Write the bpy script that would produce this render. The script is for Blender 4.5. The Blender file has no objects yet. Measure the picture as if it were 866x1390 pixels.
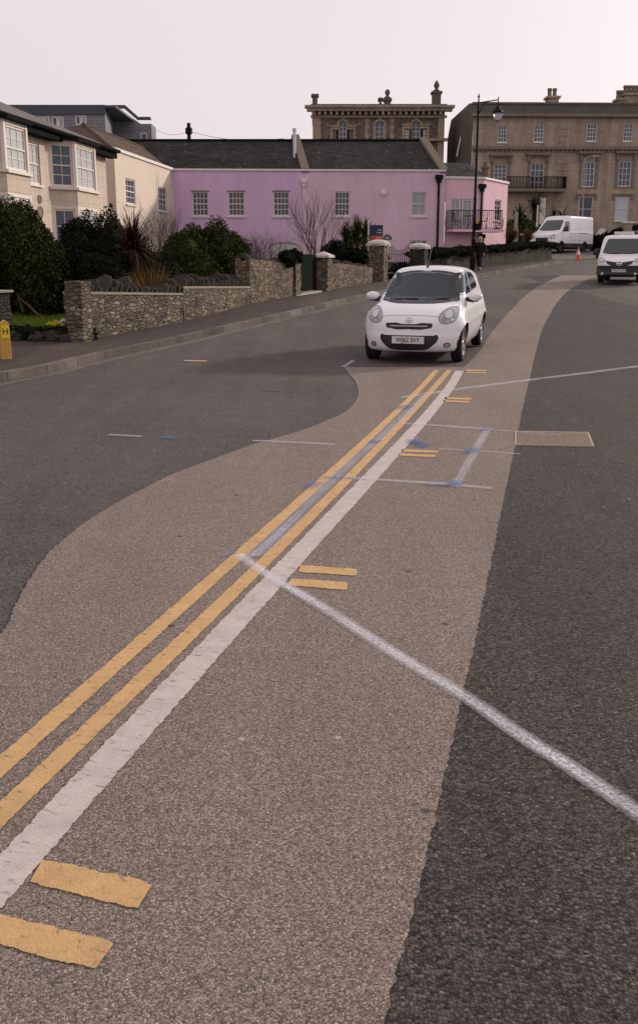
import bpy, bmesh, math, random
import numpy as np
from mathutils import Vector, Matrix
random.seed(7); np.random.seed(7)
S = bpy.context.scene; COL = S.collection
R = math.radians; PI = math.pi
Z = Vector((0,0,1))

# ---------------------------------------------------------------- camera and ground
F = 1264.0; CX = 433.0; CY = 650.0; CAMZ = 1.64
PITCH = math.atan(295/1264)
_c, _s = math.cos(PITCH), math.sin(PITCH)
def ray(px, py):
    u = (px-CX)/F; v = (CY-py)/F
    return Vector((u, _c+v*_s, -_s+v*_c))
def P(px, py, Y):
    d = ray(px, py); t = Y/d.y
    return Vector((d.x*t, Y, CAMZ+d.z*t))
_K = [(-1e4,0),(12,0),(20,.034),(45,.044),(60,.050),(75,.050),(95,.03),(130,0),(1e5,0)]
def zg(y):
    z = 0.0
    for (a,sa),(b,sb) in zip(_K,_K[1:]):
        if y <= a: break
        e = min(y,b); se = sa+(sb-sa)*(e-a)/(b-a)
        z += (e-a)*(sa+se)/2
    return z
def G(px, py, h=0.0):
    d = ray(px, py); t = .5; prev = t
    while t < 400:
        if CAMZ+d.z*t < zg(d.y*t)+h: break
        prev = t; t *= 1.03
    a, b = prev, t
    for _ in range(40):
        m = (a+b)/2
        if CAMZ+d.z*m < zg(d.y*m)+h: b = m
        else: a = m
    t = (a+b)/2
    return Vector((d.x*t, d.y*t, zg(d.y*t)+h))
def catmull(pts, n=8):
    out = []
    p = [pts[0]*2-pts[1]]+list(pts)+[pts[-1]*2-pts[-2]]
    for i in range(1,len(p)-2):
        for k in range(n):
            t = k/n
            a,b,c,d = p[i-1],p[i],p[i+1],p[i+2]
            out.append(.5*((2*b)+(c-a)*t+(2*a-5*b+4*c-d)*t*t+(3*b-a-3*c+d)*t**3))
    out.append(pts[-1].copy()); return out

# ---------------------------------------------------------------- helpers
WORLDMODE = {}
def put(o, parent):
    COL.objects.link(o)
    if parent is not None:
        o.parent = parent
        if parent.name in WORLDMODE: o.matrix_parent_inverse = WORLDMODE[parent.name]
def tag(o, label=None, cat=None, group=None, kind=None):
    if label: o['label'] = label
    if cat: o['category'] = cat
    if group: o['group'] = group
    if kind: o['kind'] = kind
    return o
def thing(name, label, cat, loc, rz=0, group=None, world=True):
    o = bpy.data.objects.new(name, None); COL.objects.link(o)
    o.empty_display_size = .2
    o.location = loc; o.rotation_euler = (0,0,rz)
    if world:
        WORLDMODE[o.name] = (Matrix.Translation(Vector(loc)) @ Matrix.Rotation(rz,4,'Z')).inverted()
    return tag(o, label, cat, group)
def basis(d):
    d = Vector(d).normalized()
    a = Vector((0,0,1)) if abs(d.z) < .9 else Vector((1,0,0))
    u = d.cross(a).normalized(); return u, d.cross(u).normalized()
class MB:
    def __init__(s): s.v = []; s.f = []; s.uv = None
    def poly(s, pts):
        b = len(s.v); s.v += [tuple(p) for p in pts]; s.f.append(tuple(range(b,b+len(pts))))
    def obox(s, o, u, v, w):
        o,u,v,w = map(Vector,(o,u,v,w))
        if u.cross(v).dot(w) < 0: o = o+u; u = -u
        p = [o,o+u,o+u+v,o+v,o+w,o+u+w,o+u+v+w,o+v+w]
        b = len(s.v); s.v += [tuple(q) for q in p]
        s.f += [tuple(b+i for i in q) for q in ((3,2,1,0),(4,5,6,7),(0,1,5,4),(1,2,6,5),(2,3,7,6),(3,0,4,7))]
    def box(s, c, size, rz=0):
        c = Vector(c); m = Matrix.Rotation(rz,3,'Z')
        u = m@Vector((size[0],0,0)); v = m@Vector((0,size[1],0)); w = Vector((0,0,size[2]))
        s.obox(c-u/2-v/2-w/2, u, v, w)
    def tube(s, pts, r, n=8, caps=True):
        pts = [Vector(p) for p in pts]
        if not isinstance(r,(list,tuple)): r = [r]*len(pts)
        b = len(s.v); uu = None
        for i,p in enumerate(pts):
            d = (pts[min(i+1,len(pts)-1)]-pts[max(i-1,0)])
            if d.length < 1e-9: d = Vector((0,0,1))
            d.normalize()
            if uu is None: uu, ww = basis(d)
            else:
                uu = (uu - d*uu.dot(d)).normalized(); ww = d.cross(uu)
            for k in range(n):
                a = 2*PI*k/n
                s.v.append(tuple(p+(uu*math.cos(a)+ww*math.sin(a))*r[i]))
        for i in range(len(pts)-1):
            for k in range(n):
                k2 = (k+1)%n
                s.f.append((b+i*n+k, b+i*n+k2, b+(i+1)*n+k2, b+(i+1)*n+k))
        if caps:
            s.f.append(tuple(b+k for k in reversed(range(n))))
            s.f.append(tuple(b+(len(pts)-1)*n+k for k in range(n)))
    def lathe(s, prof, c=(0,0,0), n=16, axis='z', caps=True):
        b = len(s.v); c = Vector(c)
        for (r,h) in prof:
            for k in range(n):
                a = 2*PI*k/n; ca, sa = math.cos(a)*r, math.sin(a)*r
                q = {'z':Vector((ca,sa,h)),'y':Vector((sa,h,ca)),'x':Vector((h,ca,sa))}[axis]
                s.v.append(tuple(c+q))
        m = len(prof)
        for i in range(m-1):
            for k in range(n):
                k2 = (k+1)%n
                s.f.append((b+i*n+k, b+i*n+k2, b+(i+1)*n+k2, b+(i+1)*n+k))
        if caps:
            s.f.append(tuple(b+k for k in reversed(range(n))))
            s.f.append(tuple(b+(m-1)*n+k for k in range(n)))
    def prism(s, pts, d):
        pts = [Vector(p) for p in pts]; d = Vector(d); n = len(pts)
        b = len(s.v); s.v += [tuple(p) for p in pts]+[tuple(p+d) for p in pts]
        s.f.append(tuple(b+i for i in range(n))); s.f.append(tuple(b+n+i for i in reversed(range(n))))
        for i in range(n):
            j = (i+1)%n; s.f.append((b+j, b+i, b+n+i, b+n+j))
    def blob(s, c, r, n=10, m=8, jit=0):
        b = len(s.v); c = Vector(c); r = Vector(r) if hasattr(r,'__len__') else Vector((r,r,r))
        for i in range(m+1):
            th = PI*i/m
            for k in range(n):
                a = 2*PI*k/n; q = 1+random.uniform(-jit,jit)
                s.v.append((c.x+r.x*math.sin(th)*math.cos(a)*q, c.y+r.y*math.sin(th)*math.sin(a)*q, c.z+r.z*math.cos(th)*q))
        for i in range(m):
            for k in range(n):
                k2 = (k+1)%n
                s.f.append((b+(i+1)*n+k, b+(i+1)*n+k2, b+i*n+k2, b+i*n+k))
    def build(s, name, mat, parent=None, smooth=False, bevel=0, recalc=True):
        me = bpy.data.meshes.new(name); me.from_pydata(s.v, [], s.f); me.validate()
        if s.uv is not None:
            l = me.uv_layers.new(name='UVMap')
            for lp in me.loops: l.data[lp.index].uv = s.uv[lp.vertex_index]
        if recalc:
            bm = bmesh.new(); bm.from_mesh(me)
            bmesh.ops.recalc_face_normals(bm, faces=bm.faces); bm.to_mesh(me); bm.free()
        if smooth: me.polygons.foreach_set('use_smooth',[True]*len(me.polygons))
        me.materials.append(mat)
        o = bpy.data.objects.new(name, me); put(o, parent)
        if bevel:
            m = o.modifiers.new('b','BEVEL'); m.width = bevel; m.segments = 2; m.limit_method = 'ANGLE'; m.angle_limit = R(40)
        return o
def edge_smooth(o, ang=35):
    me = o.data
    bm = bmesh.new(); bm.from_mesh(me)
    for e in bm.edges:
        if len(e.link_faces) == 2 and e.calc_face_angle(0) > R(ang): e.smooth = False
    for f in bm.faces: f.smooth = True
    bm.to_mesh(me); bm.free(); return o
def textmesh(s, size, loc, rot, mat, name, parent, depth=.002, xscale=1):
    cu = bpy.data.curves.new(name,'FONT'); cu.body = s; cu.size = size; cu.extrude = depth
    cu.align_x = 'CENTER'; cu.align_y = 'CENTER'; cu.offset = size*.012
    t = bpy.data.objects.new(name, cu); COL.objects.link(t)
    dg = bpy.context.evaluated_depsgraph_get(); me = bpy.data.meshes.new_from_object(t.evaluated_get(dg))
    bpy.data.objects.remove(t); bpy.data.curves.remove(cu)
    me.transform(Matrix.Translation(loc) @ rot @ Matrix.Diagonal((xscale,1,1,1)))
    me.materials.clear(); me.materials.append(mat)
    o = bpy.data.objects.new(name, me); put(o, parent); return o

# ---------------------------------------------------------------- materials
class N:
    def __init__(s, name):
        s.m = bpy.data.materials.new(name); s.m.use_nodes = True
        s.t = s.m.node_tree; s.b = s.t.nodes['Principled BSDF']; s.o = s.t.nodes['Material Output']
        s.tc = s.t.nodes.new('ShaderNodeTexCoord')
    def n(s, typ, **kw):
        x = s.t.nodes.new(typ)
        for k,v in kw.items(): setattr(x,k,v)
        return x
    def l(s, a, b): s.t.links.new(a,b)
    def math(s, op, a, b=0, clamp=False):
        x = s.n('ShaderNodeMath', operation=op); x.use_clamp = clamp
        for i,q in enumerate((a,b)):
            if isinstance(q,(int,float)): x.inputs[i].default_value = q
            else: s.l(q, x.inputs[i])
        return x.outputs[0]
    def noise(s, scale, detail=4, rough=.6, vec=None, sc=None):
        x = s.n('ShaderNodeTexNoise'); x.inputs['Scale'].default_value = scale
        x.inputs['Detail'].default_value = detail; x.inputs['Roughness'].default_value = rough
        s.l(s.vec(vec, sc), x.inputs['Vector']); return x.outputs['Fac']
    def vec(s, vec=None, sc=None):
        v = vec if vec is not None else s.tc.outputs['Object']
        if sc is not None:
            m = s.n('ShaderNodeMapping'); m.inputs['Scale'].default_value = sc; s.l(v, m.inputs['Vector']); v = m.outputs[0]
        return v
    def vor(s, scale, feat='F1', vec=None, sc=None, rnd=1):
        x = s.n('ShaderNodeTexVoronoi', feature=feat); x.inputs['Scale'].default_value = scale
        x.inputs['Randomness'].default_value = rnd
        s.l(s.vec(vec, sc), x.inputs['Vector']); return x
    def ramp(s, fac, stops, interp='LINEAR'):
        x = s.n('ShaderNodeValToRGB'); x.color_ramp.interpolation = interp
        e = x.color_ramp.elements
        while len(e) < len(stops): e.new(.5)
        for i,(p,c) in enumerate(stops):
            e[i].position = p
            e[i].color = (c,c,c,1) if isinstance(c,(int,float)) else (*c,1)
        s.l(fac, x.inputs[0]); return x.outputs[0]
    def mix(s, fac, a, b, mode='MIX'):
        x = s.n('ShaderNodeMix', data_type='RGBA', blend_type=mode)
        for inp,q in ((x.inputs[0],fac),(x.inputs[6],a),(x.inputs[7],b)):
            if isinstance(q,(int,float)): inp.default_value = q
            elif isinstance(q,tuple): inp.default_value = (*q,1)
            else: s.l(q, inp)
        return x.outputs[2]
    def bump(s, h, strength=.5, dist=.01, prev=None):
        x = s.n('ShaderNodeBump'); x.inputs['Strength'].default_value = strength; x.inputs['Distance'].default_value = dist
        s.l(h, x.inputs['Height'])
        if prev is not None: s.l(prev, x.inputs['Normal'])
        return x.outputs[0]
    def set(s, color=None, rough=None, normal=None, spec=None, metal=None):
        for k,q in (('Base Color',color),('Roughness',rough),('Normal',normal),('Specular IOR Level',spec),('Metallic',metal)):
            if q is None: continue
            i = s.b.inputs[k]
            if isinstance(q,tuple): i.default_value = (*q,1)
            elif isinstance(q,(int,float)): i.default_value = q
            else: s.l(q, i)
        return s.m
def sc3(c,k): return tuple(min(1,x*k) for x in c)
def plain(name, c, rough=.6, spec=.4, metal=0, var=.15, vs=6, bump=0, bs=60, coat=0):
    n = N(name)
    f = n.noise(vs, 5, .65)
    col = n.mix(f, sc3(c,1-var), sc3(c,1+var))
    nm = None
    if bump: nm = n.bump(n.noise(bs,3), bump, .005)
    n.set(col, rough, nm, spec, metal)
    if coat: n.b.inputs['Coat Weight'].default_value = coat; n.b.inputs['Coat Roughness'].default_value = .05
    return n.m
def asphalt(name, c, agg=95, contrast=.5, bump=.6, stain=.12, pale=.12, tint=None):
    n = N(name)
    v = n.vor(agg); v2 = n.vor(agg*2.3)
    big = n.noise(.35, 6, .7); mid = n.noise(3.2, 5, .7); fine = n.noise(agg*1.6, 3, .7)
    # stones of varied tone in a darker binder
    cell = n.n('ShaderNodeSeparateColor'); n.l(v.outputs['Color'], cell.inputs[0])
    stone = n.ramp(cell.outputs[0], [(0,1-contrast),(.6,1),(.93,1+contrast*.55),(1,1+contrast*1.6)])
    binder = n.ramp(v.outputs['Distance'], [(.35,1),(.75,1-contrast*.75)])
    k = n.mix(1.0, stone, binder, 'MULTIPLY')
    k = n.mix(1.0, k, n.ramp(fine,[(.3,1-contrast*.5),(.7,1+contrast*.4)]), 'MULTIPLY')
    k = n.mix(1.0, k, n.ramp(big,[(.3,1-stain),(.7,1+stain)]), 'MULTIPLY')
    k = n.mix(1.0, k, n.ramp(mid,[(.3,1-stain*.7),(.7,1+stain*.6)]), 'MULTIPLY')
    stv = n.n('ShaderNodeMapping'); stv.inputs['Rotation'].default_value = (0,0,R(17)); stv.inputs['Scale'].default_value = (1.5,.10,1); n.l(n.tc.outputs['Object'], stv.inputs['Vector'])
    k = n.mix(1.0, k, n.ramp(n.noise(1,5,.65,stv.outputs[0]),[(.34,1-stain*.9),(.66,1+stain*.8)]), 'MULTIPLY')
    blot = n.ramp(n.noise(.8,7,.8),[(.64,0),(.72,.35)])
    k = n.mix(blot, k, (.45,.44,.43))
    col = n.mix(1.0, k, c, 'MULTIPLY')
    # specks of grit and worn pale spots
    sp = n.vor(5.0, vec=None); spk = n.ramp(n.math('ADD',sp.outputs['Distance'],n.math('MULTIPLY',n.noise(60,2),.05)), [(.075,1),(.10,0)])
    sp2 = n.n('ShaderNodeSeparateColor'); n.l(sp.outputs['Color'], sp2.inputs[0])
    msk = n.math('MULTIPLY', spk, n.math('GREATER_THAN', sp2.outputs[1], .86))
    col = n.mix(n.math('MULTIPLY',msk,pale*4,True), col, (.42,.40,.38))
    sd = n.vor(2.3); sdm = n.ramp(sd.outputs['Distance'], [(.03,1),(.05,0)])
    col = n.mix(n.math('MULTIPLY',sdm,.7), col, (.02,.02,.02))
    h = n.math('ADD', n.math('MULTIPLY', n.math('SUBTRACT',1,v.outputs['Distance']), .8), n.math('MULTIPLY', n.math('SUBTRACT',1,v2.outputs['Distance']), .35))
    nm = n.bump(h, bump, .006)
    return n.set(col, .90, nm, .20)
def thermo(name, c, wear=.35):
    n = N(name)
    u = n.n('ShaderNodeUVMap'); uv = u.outputs[0]
    crack = n.noise(1, 5, .7, uv, (46,.9,1)); cr2 = n.noise(1, 3, .6, uv, (17,.7,1))
    grime = n.noise(7, 6, .75); pit = n.noise(120, 3, .7)
    col = n.mix(n.ramp(grime,[(.35,0),(.75,1)]), sc3(c,1.05), sc3(c,.74))
    col = n.mix(n.ramp(pit,[(.3,.5),(.48,0)]), col, sc3(c,.4))
    col = n.mix(n.math('MULTIPLY',n.ramp(crack,[(.36,1),(.42,0)]),wear*2,True), col, sc3(c,.28))
    col = n.mix(n.math('MULTIPLY',n.ramp(cr2,[(.30,1),(.34,0)]),wear*1.6,True), col, (.10,.09,.08))
    nm = n.bump(n.math('ADD',n.math('MULTIPLY',crack,.8),n.math('MULTIPLY',pit,.5)), .5, .006)
    m = n.set(col, .8, nm, .3)
    tr = n.n('ShaderNodeBsdfTransparent'); mx = n.n('ShaderNodeMixShader')
    sep = n.n('ShaderNodeSeparateXYZ'); n.l(uv, sep.inputs[0])
    av = n.math('ABSOLUTE', sep.outputs[1])
    ed = n.math('ADD', av, n.math('MULTIPLY', n.math('SUBTRACT', n.noise(1,5,.7,uv,(30,.8,1)), .5), .5))
    hole = n.ramp(n.noise(1,6,.8,uv,(34,3.2,1)), [(.27,1),(.30,0)])
    a = n.math('MAXIMUM', n.math('GREATER_THAN', ed, .93), n.math('MULTIPLY',hole,.9))
    n.l(a, mx.inputs[0]); n.l(n.b.outputs[0], mx.inputs[1]); n.l(tr.outputs[0], mx.inputs[2]); n.l(mx.outputs[0], n.o.inputs[0])
    return m
def spray(name, c, strength=1.0, core=.35):
    n = N(name)
    u = n.n('ShaderNodeUVMap'); uv = u.outputs[0]
    sep = n.n('ShaderNodeSeparateXYZ'); n.l(uv, sep.inputs[0])
    wob = n.math('MULTIPLY', n.math('SUBTRACT', n.noise(1,3,.6,uv,(1.3,0,0)), .5), .7)
    av = n.math('ABSOLUTE', n.math('ADD', sep.outputs[1], wob))
    prof = n.ramp(av, [(0,.85),(core*.25,.72),(core*.6,1),(core,.62),(min(.9,core*2.2),.18),(1,0)])
    g = n.ramp(n.vor(150).outputs['Distance'], [(.25,1.0),(.7,.62)])
    along = n.math('MULTIPLY', n.ramp(n.noise(1,4,.6,uv,(2.2,.4,1)), [(.3,.55),(.6,1)]), n.ramp(n.noise(70,4,.75), [(.36,.35),(.55,1)]))
    a = n.math('MULTIPLY', n.math('MULTIPLY', prof, g), n.math('MULTIPLY', along, strength), True)
    tr = n.n('ShaderNodeBsdfTransparent'); mx = n.n('ShaderNodeMixShader')
    n.set(c, .85, None, .2)
    n.l(a, mx.inputs[0]); n.l(tr.outputs[0], mx.inputs[1]); n.l(n.b.outputs[0], mx.inputs[2]); n.l(mx.outputs[0], n.o.inputs[0])
    return n.m
def rubble(name, tones, mortar, scale=4.2, zs=1.9, bump=.9, moss=None):
    n = N(name)
    w = n.noise(3, 3, .6)
    base = n.tc.outputs['Object']
    add = n.n('ShaderNodeVectorMath', operation='SCALE'); add.inputs['Scale'].default_value = .06
    nz = n.n('ShaderNodeTexNoise'); nz.inputs['Scale'].default_value = 4; n.l(base, nz.inputs['Vector'])
    n.l(nz.outputs['Color'], add.inputs[0])
    ad = n.n('ShaderNodeVectorMath', operation='ADD'); n.l(base, ad.inputs[0]); n.l(add.outputs[0], ad.inputs[1])
    e = n.vor(scale,'DISTANCE_TO_EDGE',ad.outputs[0],(1,1,zs),.85).outputs['Distance']
    f = n.vor(scale,'F1',ad.outputs[0],(1,1,zs),.85)
    sc = n.n('ShaderNodeSeparateColor'); n.l(f.outputs['Color'], sc.inputs[0])
    k = len(tones)
    col = n.ramp(sc.outputs[0], [((i+.0)/k, t) for i,t in enumerate(tones)], 'LINEAR')
    grain = n.noise(38, 5, .75)
    col = n.mix(1.0, col, n.ramp(grain,[(.25,.55),(.75,1.35)]), 'MULTIPLY')
    big = n.noise(.9, 5, .7)
    col = n.mix(1.0, col, n.ramp(big,[(.3,.62),(.7,1.2)]), 'MULTIPLY')
    mm = n.ramp(e,[(.03,1),(.09,0)])
    col = n.mix(mm, col, mortar)
    if moss:
        mk = n.ramp(n.noise(2.2,6,.8),[(.52,0),(.62,.7)])
        col = n.mix(mk, col, moss)
    h = n.math('ADD', n.ramp(e,[(0,0),(.16,1)]), n.math('MULTIPLY',grain,.45))
    nm = n.bump(h, bump, .035)
    return n.set(col, .92, nm, .2)
def ashlar(name, c, mortar, bw=.6, bh=.3, var=.2, bump=.3, axis='xy', streak=.25, msize=.012):
    n = N(name)
    sep = n.n('ShaderNodeSeparateXYZ'); n.l(n.tc.outputs['Object'], sep.inputs[0])
    cb = n.n('ShaderNodeCombineXYZ')
    n.l({'xy':n.math('ADD',sep.outputs[0],sep.outputs[1]),'x':sep.outputs[0],'y':sep.outputs[1]}[axis], cb.inputs[0])
    n.l(sep.outputs[2], cb.inputs[1])
    b = n.n('ShaderNodeTexBrick'); n.l(cb.outputs[0], b.inputs['Vector'])
    b.inputs['Scale'].default_value = 1; b.inputs['Brick Width'].default_value = bw; b.inputs['Row Height'].default_value = bh
    b.inputs['Mortar Size'].default_value = msize; b.inputs['Mortar Smooth'].default_value = .3
    b.inputs['Color1'].default_value = (*sc3(c,1-var),1); b.inputs['Color2'].default_value = (*sc3(c,1+var),1)
    b.inputs['Mortar'].default_value = (*mortar,1); b.inputs['Bias'].default_value = 0
    col = n.mix(1.0, b.outputs['Color'], n.ramp(n.noise(1,6,.75,None,(1.3,1.3,.22)),[(.3,1-streak),(.7,1+streak*.7)]), 'MULTIPLY')
    col = n.mix(1.0, col, n.ramp(n.noise(14,4,.7),[(.3,.85),(.7,1.12)]), 'MULTIPLY')
    nm = n.bump(n.math('ADD',n.math('SUBTRACT',1,b.outputs['Fac']),n.math('MULTIPLY',n.noise(30,3),.3)), bump, .012)
    return n.set(col, .88, nm, .25)
def stucco(name, c, streak=.14, bump=.12, dirt=(.3,.27,.24)):
    n = N(name)
    st = n.noise(1, 7, .8, None, (1.6,1.6,.18)); bl = n.noise(.5, 5, .7)
    col = n.mix(1.0, c, n.ramp(st,[(.3,1-streak),(.7,1+streak*.4)]), 'MULTIPLY')
    col = n.mix(1.0, col, n.ramp(bl,[(.3,1-streak*.6),(.7,1+streak*.4)]), 'MULTIPLY')
    d = n.ramp(n.noise(1,6,.8,None,(2.3,2.3,.12)),[(.62,0),(.75,.3)])
    col = n.mix(d, col, dirt)
    return n.set(col, .85, n.bump(n.noise(22,5,.7), bump, .01), .25)
def slate(name, c, var=.3, lichen=.25, axis='x'):
    n = N(name)
    sep = n.n('ShaderNodeSeparateXYZ'); n.l(n.tc.outputs['Object'], sep.inputs[0])
    cb = n.n('ShaderNodeCombineXYZ'); n.l(sep.outputs[0 if axis=='x' else 1], cb.inputs[0]); n.l(sep.outputs[2], cb.inputs[1])
    b = n.n('ShaderNodeTexBrick'); n.l(cb.outputs[0], b.inputs['Vector'])
    b.inputs['Scale'].default_value = 1; b.inputs['Brick Width'].default_value = .28; b.inputs['Row Height'].default_value = .11
    b.inputs['Mortar Size'].default_value = .01
    b.inputs['Color1'].default_value = (*sc3(c,1-var),1); b.inputs['Color2'].default_value = (*sc3(c,1+var),1)
    b.inputs['Mortar'].default_value = (*sc3(c,.4),1)
    col = n.mix(1.0, b.outputs['Color'], n.ramp(n.noise(1.1,6,.8),[(.3,.72),(.7,1.3)]), 'MULTIPLY')
    v = n.vor(1.7); col = n.mix(n.ramp(v.outputs['Distance'],[(.07,lichen*2.4 if lichen<.4 else 1),(.12,0)]), col, (.26,.25,.23))
    nm = n.bump(n.math('SUBTRACT',1,b.outputs['Fac']), .6, .02)
    return n.set(col, .9, nm, .08)
def leafmat(name, a, b, c2=None, rough=.7):
    n = N(name)
    g = n.n('ShaderNodeNewGeometry')
    col = n.ramp(g.outputs['Random Per Island'], [(0,a),(.55,b),(1,c2 or sc3(b,1.6))])
    n.set(col, max(rough,.75), None, .03); return n.m
def glossglass(name, c=(.02,.025,.03), rough=.06):
    n = N(name)
    w = n.bump(n.noise(1.4,2,.5), .12, .02)
    col = n.mix(n.noise(.9,3), sc3(c,.6), sc3(c,1.8))
    return n.set(col, rough, w, .55)

M = {}
M['asph_left'] = asphalt('asphalt_left', (.122,.104,.098), 120, .55, .6, .16)
M['asph_brown'] = asphalt('asphalt_brown', (.305,.246,.214), 185, .58, .8, .08, .22)
M['asph_right'] = asphalt('asphalt_coarse', (.090,.077,.071), 100, .70, 1.0, .10, .14)
M['asph_old'] = asphalt('asphalt_old', (.15,.135,.125), 110, .4, .5, .15)
M['pave'] = asphalt('pavement_tarmac', (.083,.062,.057), 90, .5, .5, .30)
M['yellow'] = thermo('yellow_thermoplastic', (.56,.355,.165), .35)
M['white'] = thermo('white_thermoplastic', (.52,.455,.43), .3)
M['spray_w'] = spray('white_spray', (.78,.77,.83), 1.0, .42)
M['spray_s'] = spray('white_spray_soft', (.60,.62,.74), .60)
M['spray_t'] = spray('chalk_spray', (.66,.65,.70), .7, .5)
M['spray_b'] = spray('blue_spray', (.07,.17,.46), .75, .6)
M['kerb'] = ashlar('kerbstone', (.12,.10,.087), (.04,.035,.03), .9, 5, .35, .5, 'y', .45)
M['channel'] = asphalt('channel_strip', (.17,.148,.135), 110, .4, .5, .2)
M['rubble'] = rubble('rubble_wall', [(.07,.06,.05),(.25,.195,.14),(.14,.11,.085),(.36,.29,.21),(.18,.145,.11)], (.12,.10,.08), 5.6, 2.5, 1.0, moss=(.045,.04,.028))
M['rubble2'] = rubble('rubble_round', [(.09,.07,.05),(.28,.21,.145),(.17,.13,.095),(.38,.29,.21),(.13,.105,.08)], (.10,.085,.07), 8.5, 1.4)
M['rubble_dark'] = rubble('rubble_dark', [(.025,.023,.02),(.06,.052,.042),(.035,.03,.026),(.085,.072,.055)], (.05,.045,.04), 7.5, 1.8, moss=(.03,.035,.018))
M['coping'] = plain('coping_stone', (.045,.040,.034), .95, .03, 0, .6, 7, .6, 30)
M['mortar_band'] = plain('mortar_band', (.26,.22,.175), .9, .2, 0, .3, 9, .4, 40)
M['cap'] = plain('cap_stone', (.50,.46,.42), .8, .3, 0, .2, 8, .3, 40)
M['earth'] = plain('garden_earth', (.045,.04,.028), .95, .1, 0, .5, 3, .6, 20)
M['lawn'] = plain('lawn_base', (.05,.075,.018), .95, .1, 0, .4, 5, .5, 40)
M['glass'] = glossglass('window_glass', (.030,.036,.045))
M['glass_blue'] = glossglass('window_glass_blue', (.045,.058,.085))
M['curtain'] = plain('net_curtain_glass', (.26,.27,.28), .15, .8, 0, .25, 3)
M['pale_pane'] = plain('pale_window_glass', (.48,.50,.52), .25, .6, 0, .1, 3)  # on the white house, bright sky reflection is put into this pale colour
M['wframe'] = plain('white_timber', (.62,.58,.57), .5, .4, 0, .06, 8)
M['wframe_old'] = plain('cream_timber', (.66,.58,.52), .55, .4, 0, .08, 8)
M['pink_l'] = stucco('mauve_render', (.63,.43,.62), .12)
M['pink_r'] = stucco('pink_render', (.68,.485,.60), .16)
M['pink_b'] = stucco('bright_pink_render', (.74,.49,.555), .10)
M['cream'] = stucco('cream_render', (.66,.56,.47), .08)
M['whitehouse'] = ashlar('scored_render', (.57,.47,.385), (.40,.34,.29), .9, .42, .04, .25, 'xy', .14, .010)
M['trim'] = plain('painted_trim', (.68,.62,.58), .6, .35, 0, .08, 6)
M['slate'] = slate('slate_roof', (.038,.036,.034), .3, .25)
M['slate_y'] = slate('slate_roof_grey', (.17,.15,.14), .15, .1, 'y')
M['tile_y'] = slate('brown_tile_roof', (.11,.078,.062), .25, .1, 'y')
M['gablestone'] = plain('gable_coping', (.17,.14,.11), .9, .2, 0, .4, 5, .4, 30)
M['gutter'] = plain('dark_gutter', (.008,.008,.009), .9, .06, 0, .3, 5)
M['iron'] = plain('black_iron', (.008,.008,.009), .6, .12, 0, .3, 9)
M['apt'] = ashlar('grey_cladding', (.22,.225,.25), (.07,.075,.085), 1.2, .3, .1, .2, 'xy', .1)
M['apt_dark'] = plain('dark_fascia', (.07,.08,.105), .7, .3, 0, .1, 3)
M['villa'] = rubble('villa_rubble', [(.12,.09,.075),(.20,.15,.12),(.15,.115,.095),(.25,.19,.15)], (.13,.105,.09), 3.2, 1.6, .6)
M['bath'] = ashlar('bath_stone', (.33,.265,.20), (.20,.16,.125), .9, .34, .10, .3, 'xy', .3)
M['bath_lt'] = ashlar('dressed_stone', (.36,.28,.205), (.24,.19,.15), .6, .3, .12, .3, 'xy', .3)
M['terrace'] = ashlar('terrace_stone', (.36,.285,.22), (.22,.17,.135), .9, .32, .08, .2, 'xy', .36)
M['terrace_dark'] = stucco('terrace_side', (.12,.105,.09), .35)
M['cornice'] = plain('cornice_stone', (.20,.165,.13), .9, .2, 0, .4, 2, .4, 12)
M['parapet'] = plain('weathered_parapet', (.115,.105,.09), .9, .2, 0, .45, 1.5, .4, 12)
# ---------------------------------------------------------------- ground sheets
def interp(pts, y):
    if y <= pts[0][1]: return pts[0][0]
    for a,b in zip(pts,pts[1:]):
        if y <= b[1]:
            t = (y-a[1])/max(1e-9,(b[1]-a[1])); return a[0]+(b[0]-a[0])*t
    return pts[-1][0]
def mono(pts):
    out = []
    for p in sorted(pts, key=lambda q:q[1]):
        if not out or p[1] > out[-1][1]+1e-4: out.append((p[0],p[1]))
    return out
def sheet(name, L, Rr, off, mat, step=.5, cols=1, y0=None, y1=None, jit=0):
    L, Rr = mono(L), mono(Rr)
    a = max(L[0][1],Rr[0][1]) if y0 is None else y0; b = min(L[-1][1],Rr[-1][1]) if y1 is None else y1
    ys = {a,b}; y = a
    while y < b:
        ys.add(y); y += step if y < 110 else 20
    ys = sorted(ys); mb = MB()
    for y in ys:
        xl, xr = interp(L,y)+random.uniform(-jit,jit), interp(Rr,y)+random.uniform(-jit,jit)
        for c in range(cols+1): mb.v.append((xl+(xr-xl)*c/cols, y, zg(y)+off))
    for i in range(len(ys)-1):
        for c in range(cols):
            k = i*(cols+1)+c; mb.f.append((k,k+1,k+cols+2,k+cols+1))
    o = mb.build(name, mat, None, recalc=False); return tag(o, kind='structure')
def line(pts): return [(p[0],p[1]) for p in pts]
def Gs(px): return [G(x,y) for x,y in px]

sheet('ground', [(-500,-60),(-500,900)], [(500,-60),(500,900)], -.06, M['earth'], 2)
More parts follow.
